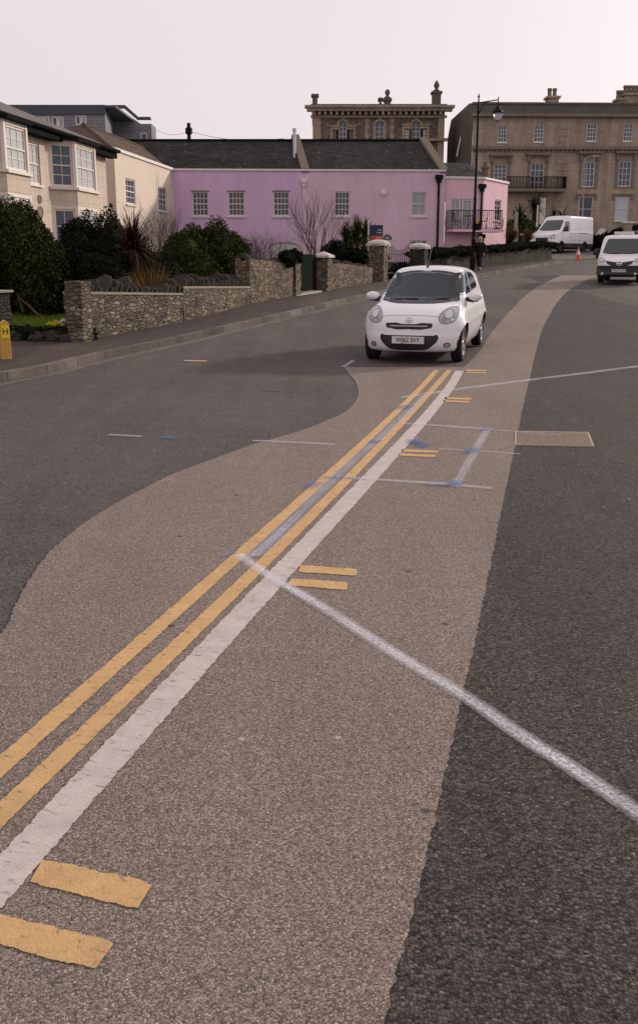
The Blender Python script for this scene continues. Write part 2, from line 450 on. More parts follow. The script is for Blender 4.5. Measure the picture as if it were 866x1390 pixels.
# kerb line of the far side of the street (front top edge of the kerb), from near left to the junction
kp = Gs([(40,512),(118,494),(170,482),(230,469),(340,443),(420,424),(500,404),(600,385),(700,368),(752,358)])
kp = [Vector((-12.6,-8,0)),Vector((-8.3,3,0)),Vector((-5.9,9,0))]+kp
kerb = catmull(kp, 6)
kend = kerb[-1]
corner = [kend+Vector((.9,2.2,0)), kend+Vector((1.0,3.6,0)), kend+Vector((.4,4.8,0)), kend+Vector((-.9,5.6,0))]
kerb_full = kerb + catmull(corner,4)
KL = mono(line(kerb_full))
far = KL[-1]
sheet('road', [(x-.02,y) for x,y in KL]+[(far[0]-60,far[1]+.02),(-70,far[1]+16)], [(60,-60),(60,160)], 0, M['asph_left'], .5, y0=-8, y1=far[1])
sheet('side_road', [(-70,far[1]),(-70,140)], [(70,far[1]),(70,140)], 0.0, M['asph_old'], 1)
sheet('rear_road', [(-20,-60),(-12.6,-8)], [(60,-60),(60,-8)], 0, M['asph_left'], 2)
# brown resurfacing patch
bl = Gs([(-260,1180),(-100,985),(0,865),(28,810),(62,757),(110,715),(160,683),(230,647),(300,620),(350,602),(400,588),(440,573),(468,560),(482,546),(486,532),(482,518),(474,508),(467,499)])
br = Gs([(470,1700),(520,1400),(548,1290),(575,1180),(602,1060),(630,935),(652,835),(670,745),(686,665),(700,600),(711,545),(727,478)])
BL = catmull(bl,5); BR = catmull(br,5)
ytop = G(467,499).y
sheet('resurfaced_patch', line(BL), line(BR), .006, M['asph_brown'], .025, y0=.9, y1=ytop, jit=.006)
b2l = catmull(Gs([(629,499),(650,478),(668,450),(690,425),(712,402),(735,386),(765,373),(797,365)]),5)
b2r = catmull(Gs([(721,500),(727,478),(734,452),(744,430),(758,408),(776,391),(800,379),(812,374)]),5)
sheet('resurfaced_strip', line(b2l), line(b2r), .006, M['asph_brown'], .25, y0=ytop)
sheet('coarse_patch', [(x-.4,y) for x,y in line(BR)], [(9,-5),(9,40)], .003, M['asph_right'], .12, y0=.9, y1=G(727,478).y, jit=.004)
sheet('coarse_strip', [(x-.4,y) for x,y in line(b2r)], [(9,-5),(9,60)], .003, M['asph_right'], .25, y0=G(727,478).y)
# pale channel along the kerb and the kerb itself
def offs(pts, d):
    out = []
    for i,p in enumerate(pts):
        t = (pts[min(i+1,len(pts)-1)]-pts[max(i-1,0)]); t.z = 0; t.normalize()
        out.append(p+Vector((t.y,-t.x,0))*d)
    return out
def ribbon(name, pts, d0, d1, z0, mat, step=1, z1=None, box=False, parent=None):
    a, b = offs(pts,d0), offs(pts,d1); mb = MB()
    prof = [(a,z0),(b,z0)] if not box else [(a,-.03),(a,z0),(b,z0 if z1 is None else z1),(b,-.03)]
    for i in range(len(pts)):
        for q,h in prof: mb.v.append((q[i].x,q[i].y,zg(q[i].y)+h))
    m = len(prof)
    for i in range(len(pts)-1):
        for c in range(m-1):
            k = i*m+c; mb.f.append((k,k+1,k+m+1,k+m))
    o = mb.build(name, mat, parent, recalc=False); tag(o, kind='structure'); return o
ribbon('gutter_channel', kerb_full, 0, .22, .004, M['channel'])
ribbon('kerb', kerb_full, -.16, 0, .125, M['kerb'], box=True)
# back edge of the pavement: the foot of the walls
wallfoot = Gs([(118,458),(180,448),(250,434),(340,411),(403,398),(448,392),(523,379),(580,373),(650,365),(700,359),(750,351)])
for w in wallfoot: w.z += 0
WF = [Vector((-16.5,-8,0)),Vector((-11.5,3,0)),Vector((-8.7,9,0)),Vector((-6.7,14.5,0))]+wallfoot
WFc = catmull(WF,6)
wl = mono(line(WFc)); wl = wl+[(wl[-1][0]+.5,wl[-1][1]+3),(wl[-1][0]-3,far[1]-.2)]
sheet('pavement', [(x-.5,y) for x,y in wl], [(x-.155,y) for x,y in KL], .12, M['pave'], .5, y0=-8, y1=far[1]-.1)
sheet('garden_ground', [(-70,-8),(-70,far[1])], [(x-.45,y) for x,y in wl], .16, M['earth'], 1, y0=-8, y1=far[1]-.2)
print('wallfoot', [tuple(round(c,2) for c in w) for w in wallfoot])
print('kerb', [tuple(round(c,2) for c in w) for w in kp])

# ---------------------------------------------------------------- painted markings
def strip(name, pts, w, off, mat, ragged=0, n=None, taper=None):
    """flat painted strip with UV (metres along, -1..1 across)"""
    pts = [Vector(p) for p in pts]
    out = []
    for a,b in zip(pts,pts[1:]):
        k = max(1,int((b-a).length/.12))
        out += [a.lerp(b,i/k) for i in range(k)]
    out.append(pts[-1]); mb = MB(); mb.uv = []; s = 0
    for i,p in enumerate(out):
        t = out[min(i+1,len(out)-1)]-out[max(i-1,0)]; t.z = 0; t.normalize()
        nn = Vector((t.y,-t.x,0))
        if i: s += (p-out[i-1]).length
        ww = w/2*(1+random.uniform(-ragged,ragged))
        for sgn in (-1,1):
            q = p+nn*sgn*ww
            mb.v.append((q.x,q.y,zg(q.y)+off)); mb.uv.append((s,sgn))
    for i in range(len(out)-1):
        k = 2*i; mb.f.append((k,k+1,k+3,k+2))
    o = mb.build(name, mat, None, recalc=False)
    return tag(o, kind='structure')
y1 = Gs([(-160,1190),(0,1042),(75,972),(155,907),(265,810),(326,759),(388,700),(440,650),(493,604),(530,566),(562,534),(594,503)])
y2 = Gs([(-160,1265),(0,1108),(60,1048),(120,992),(215,909),(297,829),(351,772),(412,712),(466,657),(513,610),(555,562),(584,531),(611,503)])
w1 = Gs([(-160,1380),(0,1203),(50,1143),(130,1052),(210,966),(281,887),(328,838),(376,786),(427,734),(492,659),(542,606),(584,561),(606,530),(624,504)])
def fit(pts):
    X = np.array([[p.x,p.y] for p in pts]); wts = 1/(.03*X[:,1]); c_ = np.polyfit(X[:,1],X[:,0],3,w=wts)
    return [Vector((float(np.polyval(c_,y)),y,0)) for y in np.arange(X[0,1],X[-1,1],.15)]+[Vector((float(np.polyval(c_,X[-1,1])),X[-1,1],0))]
strip('yellow_line_marking', fit(y1), .090, .009, M['yellow'], .03)
strip('yellow_line_marking', fit(y2), .090, .009, M['yellow'], .03)
strip('white_line_marking', fit(w1), .140, .009, M['white'], .03)
def blip(c, name='yellow_loading_mark', mat='yellow'):
    q = Gs(c); a,b = (q[0]+q[3])/2, (q[1]+q[2])/2
    w = ((q[0]-q[3]).length+(q[1]-q[2]).length)/2
    mb = MB(); mb.uv = []; n = 14; L = (b-a).length
    for i in range(n+1):
        t = i/n; u = q[0].lerp(q[1],t); d = q[3].lerp(q[2],t)
        e = min(i,n-i)
        sh = .06 if e == 0 else (.015 if e == 1 else 0)
        j = random.uniform(-.015,.015)
        for k in range(5):
            p = u.lerp(d, sh+(1-2*sh)*k/4+j)
            mb.v.append((p.x,p.y,zg(p.y)+.009)); mb.uv.append((t*L+.05*random.random(), -1+k*.5))
    for i in range(n):
        for k in range(4):
            v = i*5+k; mb.f.append((v,v+1,v+6,v+5))
    return tag(mb.build(name, M[mat], None, recalc=False), kind='structure')
blip([(60,1168),(209,1201),(186,1239),(40,1203)])
blip([(-40,1234),(158,1281),(128,1322),(-70,1270)])
blip([(408,768.5),(485,774),(484,784),(405,779)])
blip([(395,786.5),(472,792),(471,803.5),(391,797)])
blip([(546,610.6),(595.5,613),(594,616),(544.5,614.8)])
blip([(542,616.2),(591.5,618.8),(590,622.2),(540,619.8)])
blip([(603.5,540),(640,541.2),(639,543.7),(603,542.8)])
blip([(602,544),(637.5,545.2),(636.5,547.8),(601,546.3)])
blip([(632,502.3),(659.5,503),(659.5,504.8),(632,504.4)])
blip([(633,505.4),(659.5,506.2),(659.5,507.8),(633,507)])
blip([(250,489.3),(281,490),(281,491.6),(250,491)], 'yellow_dash_marking')
# sprayed setting-out lines
def sp(pts, w, m='spray_w', off=.012, nm='sprayed_line'): return strip(nm, catmull(Gs(pts),3), w, off, M[m])
sp([(324,755),(370,787),(430,822),(500,868),(560,905),(630,948),(700,997),(770,1043),(866,1109),(1000,1205)], .088)
sp([(345,757),(372,733),(415,690),(465,640),(510,600),(545,567),(578,536)], .14, 'spray_s')
sp([(332,762),(350,752),(385,720)], .10, 'spray_s', .015)
sp([(545,541),(610,531),(700,519),(780,509),(866,498),(940,488)], .19, 'spray_t')
sp([(520,575.5),(570,577.5),(620,581),(667,584.5)], .11, 'spray_t')
sp([(662,583),(646,610),(630,640),(616,663)], .10, 'spray_t')
sp([(470,650),(505,652.5),(560,656),(617,660),(668,665)], .10, 'spray_t')
sp([(596,611),(650,614),(706,618)], .05, 'spray_t')
sp([(343,599.5),(400,602),(455,605)], .09, 'spray_t')
sp([(148,591.5),(194,594)], .10, 'spray_t')
sp([(466,499),(480,490)], .11, 'spray_t')
sp([(660,584),(760,592)], .04, 'spray_t')
for a,b,w in (((553,602),(584,606),.16),((558,598),(576,609),.14),((612,662),(622,655),.14),((575,659.5),(620,661),.07),((636,617),(644,610),.16),((652,585),(664,584),.10),
              ((360,530.6),(381,531),.13),((222,594),(238,597),.14),((418,664),(432,656),.14),((540,556),(556,552),.20),((505,603),(514,599),.14),((300,759),(322,752),.03),((440,650),(480,651),.07)):
    sp([a,((a[0]+b[0])/2,(a[1]+b[1])/2),b], w, 'spray_b', .016, 'blue_spray_mark')

# gully cover
q = Gs([(696,586.5),(798.5,588),(804,607.5),(698,605)])
root = thing('drain_cover', 'rusty rectangular drain grating set in the asphalt right of the sprayed box', 'drain cover', (q[0]+q[2])/2)
c = sum(q,Vector())/4; ux = ((q[1]-q[0])+(q[2]-q[3]))/2; uy = ((q[0]-q[3])+(q[1]-q[2]))/2
W, D = ux.length, uy.length; ux.normalize(); uy.normalize()
M['rust'] = plain('rusty_iron', (.37,.29,.235), .75, .4, .2, .4, 18, .5, 60)
M['rust_dark'] = plain('rust_dark', (.17,.13,.105), .85, .3, .1, .4, 12)
fr = MB(); zz = Vector((0,0,1)); o = q[3]+zz*.002
for a,b,w_ in ((o,ux*W,uy*.018),(o+uy*(D-.018),ux*W,uy*.018)): fr.obox(a,b,w_,zz*.009)
for a in (o+uy*.018, o+uy*.018+ux*(W-.018)): fr.obox(a,ux*.018,uy*(D-.036),zz*.009)
fr.build('frame', M['rust'], root)
pl = MB(); pl.obox(o+ux*.018+uy*.018+zz*.001, ux*(W-.036), uy*(D-.036), zz*.003); pl.build('plate', M['rust_dark'], root)
gr = MB(); p0 = o+ux*.02+uy*.02+zz*.004; w_, d_ = W-.04, D-.04
nb = 24
for i in range(nb):
    for j in range(13):
        cx, cy = (i+.5)*w_/nb, (j+.5)*d_/13
        ang = .6 if (i+j)%2 else -.6
        e = (ux*math.cos(ang)+uy*math.sin(ang)); f = e.cross(zz)
        pc = p0+ux*cx+uy*cy
        gr.obox(pc-e*.018-f*.007, e*.036, f*.014, zz*(.007+.0006*((i*7+j*3)%3)))
gr.build('grating', M['rust'], root)

# ---------------------------------------------------------------- building kit
class Wall:
    """vertical wall plane: P0 bottom left seen from outside, U along it; outward = U x Z"""
    def __init__(s, A, B, zb, zt):
        A, B = Vector((A[0],A[1],0)), Vector((B[0],B[1],0))
        s.P = Vector((A.x,A.y,zb)); s.U = (B-A).normalized(); s.W = (B-A).length; s.H = zt-zb
        s.N = s.U.cross(Z); s.holes = []
    def hit(s, px, py):
        d = ray(px,py); o = Vector((0,0,CAMZ)); t = (s.P-o).dot(s.N)/d.dot(s.N); h = o+d*t-s.P
        return h.dot(s.U), h.z
    def rect(s, x0,y0,x1,y1):
        a = s.hit(x0,(y0+y1)/2); b = s.hit(x1,(y0+y1)/2); c = s.hit((x0+x1)/2,y0); d = s.hit((x0+x1)/2,y1)
        return (a[0], d[1], b[0], c[1])
    def at(s, u, z, n=0): return s.P+s.U*u+Z*z+s.N*n
    def mesh(s, mb, reveal=.12, thick=None):
        xs = sorted({0,s.W,*[h[0] for h in s.holes],*[h[2] for h in s.holes]})
        zs = sorted({0,s.H,*[h[1] for h in s.holes],*[h[3] for h in s.holes]})
        xs = [x for x in xs if -1e-6<=x<=s.W+1e-6]; zs = [z for z in zs if -1e-6<=z<=s.H+1e-6]
        for a,b in zip(xs,xs[1:]):
            for c,d in zip(zs,zs[1:]):
                m = ((a+b)/2,(c+d)/2)
                if any(h[0]<m[0]<h[2] and h[1]<m[1]<h[3] for h in s.holes): continue
                mb.poly([s.at(a,c),s.at(b,c),s.at(b,d),s.at(a,d)])
        for (a,c,b,d) in s.holes:
            r = -reveal
            mb.poly([s.at(a,c),s.at(a,d),s.at(a,d,r),s.at(a,c,r)]); mb.poly([s.at(b,c,r),s.at(b,d,r),s.at(b,d),s.at(b,c)])
            mb.poly([s.at(a,d),s.at(b,d),s.at(b,d,r),s.at(a,d,r)]); mb.poly([s.at(a,c,r),s.at(b,c,r),s.at(b,c),s.at(a,c)])
def window(w, rc, parent, cols=3, rows=4, fm='wframe', gm='glass', recess=.10, fw=.065, sill=True, bar=.026, split=True, name='window', arch=0, sillmat=None, hung=.5, sd=.07):
    a,c,b,d = rc; W, H = b-a, d-c; mb = MB(); n0 = -recess
    def bx(u0,z0,u1,z1,n,t): mb.obox(w.at(u0,z0,n), w.U*(u1-u0), Z*(z1-z0), w.N*t)
    bx(a,c,a+fw,d,n0,.05); bx(b-fw,c,b,d,n0,.05); bx(a+fw,d-fw,b-fw,d,n0,.05); bx(a+fw,c,b-fw,c+fw*1.2,n0,.05)
    iw, ih = W-2*fw, H-2.2*fw; z0 = c+1.2*fw
    if split: bx(a+fw, z0+ih*hung-.025, b-fw, z0+ih*hung+.025, n0+.005, .05)
    for i in range(1,cols): x = a+fw+iw*i/cols; bx(x-bar/2, z0, x+bar/2, z0+ih, n0+.002, .03)
    for j in range(1,rows):
        z = z0+ih*j/rows
        if split and abs(j/rows-hung) < .01: continue
        bx(a+fw, z-bar/2, b-fw, z+bar/2, n0+.001, .028)
    fo = mb.build(name, M[fm], parent)
    g = MB(); g.poly([w.at(a+fw*.5,c+fw*.5,n0+.012),w.at(b-fw*.5,c+fw*.5,n0+.012),w.at(b-fw*.5,d-fw*.5,n0+.012),w.at(a+fw*.5,d-fw*.5,n0+.012)])
    put_pane(g, gm, fo)
    if sill:
        sl = MB(); sl.obox(w.at(a-.08,c-.075,-.02), w.U*(W+.16), Z*.072, w.N*(.02+sd)); sl.build('sill', M[sillmat or fm], fo)
    return fo
def put_pane(g, gm, fo):
    if fo.name in WORLDMODE: pass
    g.build('pane', M[gm], fo)
def building(name, label, cat, loc, group=None):
    return thing(name, label, cat, loc, 0, group)

# ---- mauve house, left half of the pink terrace
XL = P(236,300,52).x; XM = P(415,300,52.3).x; XR = P(603,300,52.6).x
zb = .6; ztop = P(236,231.5,52).z
wl_ = Wall((XL,52),(XM-.004,52.3),zb,ztop); wr_ = Wall((XM,52.3),(XR,52.6),zb,P(603,233,52.6).z)
ml = building('mauve_house', 'long mauve rendered house with three sash windows beside the cream house', 'house', (XL,52,zg(52)))
mr = building('pink_house', 'pink rendered house with black downpipe and arched front door', 'house', (XM,52.3,zg(52)))
def hood(w, rc, parent, mat): # shallow drip moulding over a window
    m = MB(); m.obox(w.at(rc[0]-.06,rc[3]+.004,0), w.U*(rc[2]-rc[0]+.12), Z*.05, w.N*.04); return m
rcs = [wl_.rect(261,260,283.5,293.5), wl_.rect(310,260,332.5,293.5), wl_.rect(371,260,393,293.5)]
gar = wl_.rect(362,329,411,377); 
wl_.holes = rcs+[gar]
mb = MB(); wl_.mesh(mb)
# end walls and rear
depthv = Vector((-.72,5.2,0)).normalized()*9.5
mb.obox(wl_.at(0,0)+Vector((0,.02,0)), wl_.U*.2, depthv, Z*wl_.H)
mb.build('wall', M['pink_l'], ml)
for rc in rcs: window(wl_, rc, ml, 4, 4, bar=.03); 
for rc in rcs: hm = MB(); hm.obox(wl_.at(rc[0]-.05,rc[3]+.003,.0), wl_.U*(rc[2]-rc[0]+.1), Z*.05, wl_.N*.035); hm.build('window_hood', M['cornice'], ml)
# flat-arched garage doorway with a pale door
g = MB(); a,c,b,d = gar
g.poly([wl_.at(a,c,-.11),wl_.at(b,c,-.11),wl_.at(b,d,-.11),wl_.at(a,d,-.11)])
for i in range(1,6): g.obox(wl_.at(a+(b-a)*i/6-.01,c,-.108), wl_.U*.02, Z*(d-c), wl_.N*.012)
M['door_pale'] = plain('pale_door_paint', (.58,.58,.57), .6, .4, 0, .08, 4)
g.build('garage_door', M['door_pale'], ml)
# spandrels rounding the top corners
for sgn,x in ((1,a),(-1,b)):
    sp_ = MB()
    pts = [wl_.at(x,d,.004)]
    for i in range(9):
        t = i/8*PI/2; pts.append(wl_.at(x+sgn*.7*(1-math.sin(t)), d-.55*(1-math.cos(t)), .004))
    sp_.prism(pts, -wl_.N*.1)
    sp_.build('arch_spandrel', M['pink_l'], ml)
def copeband(w, parent, mat, h=.14, out=.06, n='parapet_coping', ext=0):
    m = MB(); m.obox(w.at(-ext,w.H,-.25), w.U*(w.W+2*ext), Z*h, w.N*(.25+out)); m.build(n, M[mat], parent, bevel=.01)
copeband(wl_, ml, 'trim', .10, .07)
wr_h = [wr_.rect(454,260,475,293.5), wr_.rect(558,260.5,578.5,293.5), wr_.rect(557,326,579,360)]
door = wr_.rect(519,318,531.5,376)
wr_.holes = wr_h+[door]
mb = MB(); wr_.mesh(mb)
mb.obox(wr_.at(wr_.W-.2,0)+Vector((0,.02,0)), wr_.U*.2, depthv, Z*wr_.H)
mb.build('wall', M['pink_r'], mr)
window(wr_, wr_h[0], mr, 4, 4, bar=.03); window(wr_, wr_h[1], mr, 2, 2, gm='curtain'); window(wr_, wr_h[2], mr, 3, 4)
copeband(wr_, mr, 'trim', .10, .07)
# arched door
a,c,b,d = door; wd = b-a
g = MB(); g.obox(wr_.at(a,c,-.11), wr_.U*wd, Z*(d-c-wd/2-.05), wr_.N*.04)
for i in range(2):
    for (z0,z1) in ((.08,.42),(.50,.92)):
        hh = d-c-wd/2-.05; u0 = a+.05+i*(wd/2-.02); g.obox(wr_.at(u0,c+hh*z0,-.07), wr_.U*(wd/2-.09), Z*(hh*(z1-z0)), wr_.N*.012)
dm = g.build('door', M['wframe'], mr)
hd = MB(); hd.blob(wr_.at(a+wd*.85,c+1.0,-.05),.03); hd.build('handle', M['iron'], dm)
fl = MB(); cz = d-wd/2; pts = [wr_.at(a+wd/2+math.cos(t*PI/12)*wd*.5, cz+math.sin(t*PI/12)*wd*.5, -.09) for t in range(13)]
fl.poly(pts); fo = fl.build('fanlight', M['glass'], mr)
fb = MB()
for k in range(1,6): fb.tube([wr_.at(a+wd/2,cz,-.08), wr_.at(a+wd/2+math.cos(k*PI/6)*wd*.48, cz+math.sin(k*PI/6)*wd*.48,-.08)], .012, 4)
fb.build('glazing_bar', M['wframe'], fo)
for sgn,x in ((1,a),(-1,b)):
    sp_ = MB()
    pts = [wr_.at(x,d,.004)]+[wr_.at(x+sgn*wd/2*(1-math.sin(t*PI/16)) , cz+wd/2*math.cos(t*PI/16) if False else d-wd/2*(1-math.cos(t*PI/16)), .004) for t in range(9)]
    pts = [wr_.at(x,d,.004)]+[wr_.at(a+wd/2-sgn*wd/2*math.cos(t*PI/16), cz+wd/2*math.sin(t*PI/16), .004) for t in range(9)]
    sp_.prism(pts, -wr_.N*.1)
    sp_.build('arch_spandrel', M['pink_r'], mr)
al = MB(); u,z_ = wr_.hit(520.5,261.5); al.lathe([(.0,-.0),(.17,0),(.15,-.09),(0,-.11)], wr_.at(u,z_,0), 14, 'y', False); al.build('alarm_box', M['trim'], mr)
def downpipe(w, px, ptop, pbot, parent, mat, hop=.16, r=.045, name='downpipe'):
    u,zt = w.hit(px,ptop); _,z2 = w.hit(px,pbot); m = MB()
    m.tube([w.at(u,z2,.09), w.at(u,zt-.25,.09)], r, 8)
    m.obox(w.at(u-hop,zt-.22,.01), w.U*(2*hop), Z*.22, w.N*.2)
    m.obox(w.at(u-hop*.6,zt-.40,.02), w.U*(1.2*hop), Z*.18, w.N*.14)
    k = z2+.6
    while k < zt-.6: m.obox(w.at(u-.06,k,.0), w.U*.12, Z*.05, w.N*.14); k += 1.6
    m.build(name, M[mat], parent)
downpipe(wl_, 412.5, 242.5, 360, ml, 'trim')
downpipe(wr_, 595.5, 237.5, 360, mr, 'iron', .2, .06)
# roof: eaves to ridge
RZ = P(400,191.5,57.5)
def rp(px, Y=57.5): 
    v = P(px,191.5,Y); v.z = RZ.z; return v
def eave(p): return Vector((p.x,p.y+.02,ztop+.02))
def roof(parent, e0, e1, r0, r1, mat, name='roof'):
    m = MB(); b0, b1 = r0+(r0-e0)*1, r1+(r1-e1)*1
    b0.z = e0.z; b1.z = e1.z
    t = Vector((0,0,.12))
    m.prism([e0,e1,r1,r0], -t); m.prism([r0+Vector((0,.003,0)),r1+Vector((0,.003,0)),b1,b0], -t)
    for (e,r,bb) in ((e0,r0,b0),(e1,r1,b1)): m.poly([e-t,r-t,bb-t])
    ro = m.build(name, mat, parent)
    rd = MB(); rd.tube([r0+Vector((0,0,.02)), r1+Vector((0,0,.02))], .10, 8); rd.build('ridge_tiles', M['gutter'], ro)
    return ro
E0 = eave(wl_.at(0,0)); E1 = eave(wl_.at(wl_.W,0)); E2 = eave(wr_.at(wr_.W-.1,0)); E0b = E0-wl_.U*1.5
R0, R1, R2 = rp(172), rp(401), rp(574)
rl = roof(ml, E0b+Vector((0,1.2,.0)), E1-Vector((.1,0,0)), R0, R1-Vector((.1,0,0)), M['slate'])
rr = roof(mr, E1+Vector((.2,0,0)), E2-Vector((.1,0,0)), R1+Vector((.2,0,0)), R2-Vector((.1,0,0)), M['slate'])
def verge(e, r, parent, w=.38):
    m = MB(); b = r+(r-e); b.z = e.z; up = Vector((0,0,.22))
    for p,q in ((e,r),(r,b)):
        m.prism([p+Vector((-w/2,0,0)), p+Vector((w/2,0,0)), q+Vector((w/2,0,0)), q+Vector((-w/2,0,0))], up)
    m.build('gable_parapet', M['gablestone'], parent)
verge(E1-Vector((0,.05,.1)), R1+Vector((0,0,.16)), mr, .42); verge(E2-Vector((0,.05,.1)), R2+Vector((0,0,.0)), mr, .42)
# metal flue and lichen-spotted roof fittings
fl = MB(); b = P(400,213,54.6); fl.lathe([(.09,-.4),(.09,1.35),(.12,1.36),(.12,1.5),(.08,1.5)], b, 12); M['zinc'] = plain('zinc', (.45,.45,.47), .35, .5, .8, .15, 6)
fl.build('flue_pipe', M['zinc'], ml, smooth=False)

# ---- cream house
cA = P(155,204.5,42.8); cB = Vector((XL,52,0)); zt = ztop
cw = Wall((cA.x,cA.y),(cB.x-.003,cB.y-.003),.4,zt); ch = building('cream_house', 'cream rendered house with brown tiled roof and two narrow sash windows', 'house', (cA.x,cA.y,zg(43)))
r1 = cw.rect(171.5,243,184,277.5); r2 = cw.rect(215.5,254.5,227,287)
cw.holes = [r1,r2]; mb = MB(); cw.mesh(mb)
we = Wall((cA.x-7,cA.y-.0),(cA.x,cA.y),.4,zt); we.mesh(mb); mb.build('wall', M['cream'], ch)
window(cw, r1, ch, 3, 4, bar=.03); window(cw, r2, ch, 3, 4, bar=.03)
copeband(cw, ch, 'trim', .14, .08); 
m = MB(); m.obox(we.at(0,we.H,-.2), we.U*(we.W), Z*.1, we.N*.24); m.build('parapet_coping', M['tile_y'], ch)
sc_ = MB(); u,z_ = we.hit(150,278); p = we.at(u,z_,.03); sc_.tube([p, p+Vector((.05,-.15,.05)), p+Vector((.1,-.25,-.02))], .03, 6); sc_.blob(p+Vector((.1,-.25,-.05)), (.09,.09,.06)); sc_.build('outside_lamp', M['iron'], ch)
# roof
ap = P(113,168.5,47); far_ = ap+cw.U*9.5; far_.z = ap.z
e0 = Vector((cA.x-.12,cA.y+.1,zt+.08)); e1 = cw.at(cw.W,cw.H)+Vector((-.12,0,.08))
bx_ = Vector((-6,0,0)); m = MB(); t = Vector((0,0,.12))
m.prism([e0,e1,far_,ap], -t); m.prism([e0+Vector((0,-.002,0)),ap+Vector((-.003,-.002,0)),e0+bx_+Vector((0,-.002,0))], -t)
m.prism([ap+Vector((-.004,0,0)),far_+Vector((-.004,0,0)),e1+bx_,e0+bx_], -t)
ro = m.build('roof', M['tile_y'], ch)
rd = MB(); rd.tube([e0+Vector((0,0,.02)),ap,far_], .09, 8); rd.build('ridge_tiles', M['tile_y'], ro)

# ---- white house with bays at the left edge
wz = 6.2
def onz(px,py,z):
    d = ray(px,py); t = (z-CAMZ)/d.z; return Vector((d.x*t,d.y*t,z))
e0 = onz(0,157,wz); e1 = onz(143,203,wz); D_ = (e1-e0).normalized()
print('white eave', e0, e1)
s0 = e0-D_*9; ww = Wall((s0.x,s0.y),(e1.x,e1.y),.2,wz-.15)
wh = building('white_house', 'off-white scored render house with slate roof and two bay windows', 'house', (e0.x,e0.y,zg(e0.y)))
rsm = ww.rect(37,194,55,250)
ww.holes = [rsm]; mb = MB(); ww.mesh(mb, .14)
wend = Wall((e1.x,e1.y),(e1.x-5,e1.y+.7),.2,wz-.15); wend.mesh(mb); mb.build('wall', M['whitehouse'], wh)
window(ww, rsm, wh, 3, 4, fm='wframe_old', gm='pale_pane', bar=.022, sill=True)
# vent plates
for (px,py,r,nm) in ((54,270.5,.15,'round_plaque'),(55,288,.22,'round_plaque')):
    u,z_ = ww.hit(px,py); m = MB(); c_ = ww.at(u,z_,.0)
    bu = len(m.v)
    for rr_,h in ((r,0),(r,.03),(r*.8,.04),(r*.75,.02)):
        for k in range(16): m.v.append(tuple(c_+ww.U*math.cos(k*PI/8)*rr_+Z*math.sin(k*PI/8)*rr_+ww.N*h))
    for i in range(3):
        for k in range(16): m.f.append((i*16+k,i*16+(k+1)%16,(i+1)*16+(k+1)%16,(i+1)*16+k))
    m.f.append(tuple(48+k for k in range(16))); m.build(nm, M['cornice'], wh)
def bay(px0, px1, ys, parent, depth=.75, side=.75):
    # front face between px0..px1 on the projected plane
    pl = Wall((s0.x+ww.N.x*depth,s0.y+ww.N.y*depth),(e1.x+ww.N.x*depth,e1.y+ww.N.y*depth),.2,wz-.15)
    ya, yb, yc, yd = ys
    u0 = pl.hit(px0,(ya+yb)/2)[0]; u1 = pl.hit(px1,(ya+yb)/2)[0]
    um = (u0+u1)/2
    zt_ = pl.hit((px0+px1)/2, ya)[1]; zs_ = pl.hit((px0+px1)/2, yb)[1]; zp_ = pl.hit((px0+px1)/2, yc)[1]
    print('bay', u0,u1,zt_,zs_,zp_, pl.H)
    a3 = [ww.at(u0-side,0), pl.at(u0,0), pl.at(u1,0), ww.at(u1+side,0)]
    zt_ = pl.H-.12
    stones = (MB(), MB())
    faces = []
    for i in range(3):
        f = Wall(a3[i], a3[i+1], .2, .2+zt_)
        faces.append(f)
    bo = None
    frame = MB()
    for i,f in enumerate(faces):
        # stone apron between storeys and plinth
        for stone,z0,z1 in ((stones[0],0,.9),(stones[1],zp_,zs_-.1)):
            stone.obox(f.at(0,z0,-.15), f.U*f.W, Z*(z1-z0), f.N*.15)
        for z0,z1,k in ((zs_-.1,zs_,.09),(.9,1.0,.09)):
            frame.obox(f.at(-.03,z0,-.15), f.U*(f.W+.06), Z*(z1-z0), f.N*(.15+k))
        for z0,z1 in ((zs_,zt_),(1.0,zp_)):
            frame.obox(f.at(0,z0,-.14), f.U*.12, Z*(z1-z0), f.N*.14); frame.obox(f.at(f.W-.12,z0,-.14), f.U*.12, Z*(z1-z0), f.N*.14)
            frame.obox(f.at(.12,z1-.13,-.14), f.U*(f.W-.24), Z*.13, f.N*.13)
    fo = frame.build('bay_frame', M['wframe_old'], parent)
    stones[0].build('bay_plinth', M['whitehouse'], parent); stones[1].build('bay_apron', M['whitehouse'], parent)
    for i,f in enumerate(faces):
        for z0,z1 in ((zs_,zt_-.13),(1.0,zp_-.13)):
            if f.W < .4: continue
            window(f, (.12,z0,f.W-.12,z1), parent, 3 if i==1 else 2, 4, fm='wframe_old', gm='pale_pane' if i==1 else 'glass_blue', sill=False, bar=.025, recess=.10, fw=.07)
    # little roof to the bay
    rt = MB()
    for f in faces: rt.obox(f.at(-.06,zt_,-.4), f.U*(f.W+.12), Z*.14, f.N*.58)
    rt.build('bay_eave', M['gutter'], parent)
bay(103.5,131,(190,257,281,300), wh, .72, .78)
bay(7,39,(167,232,262,300), wh, .72, .78)
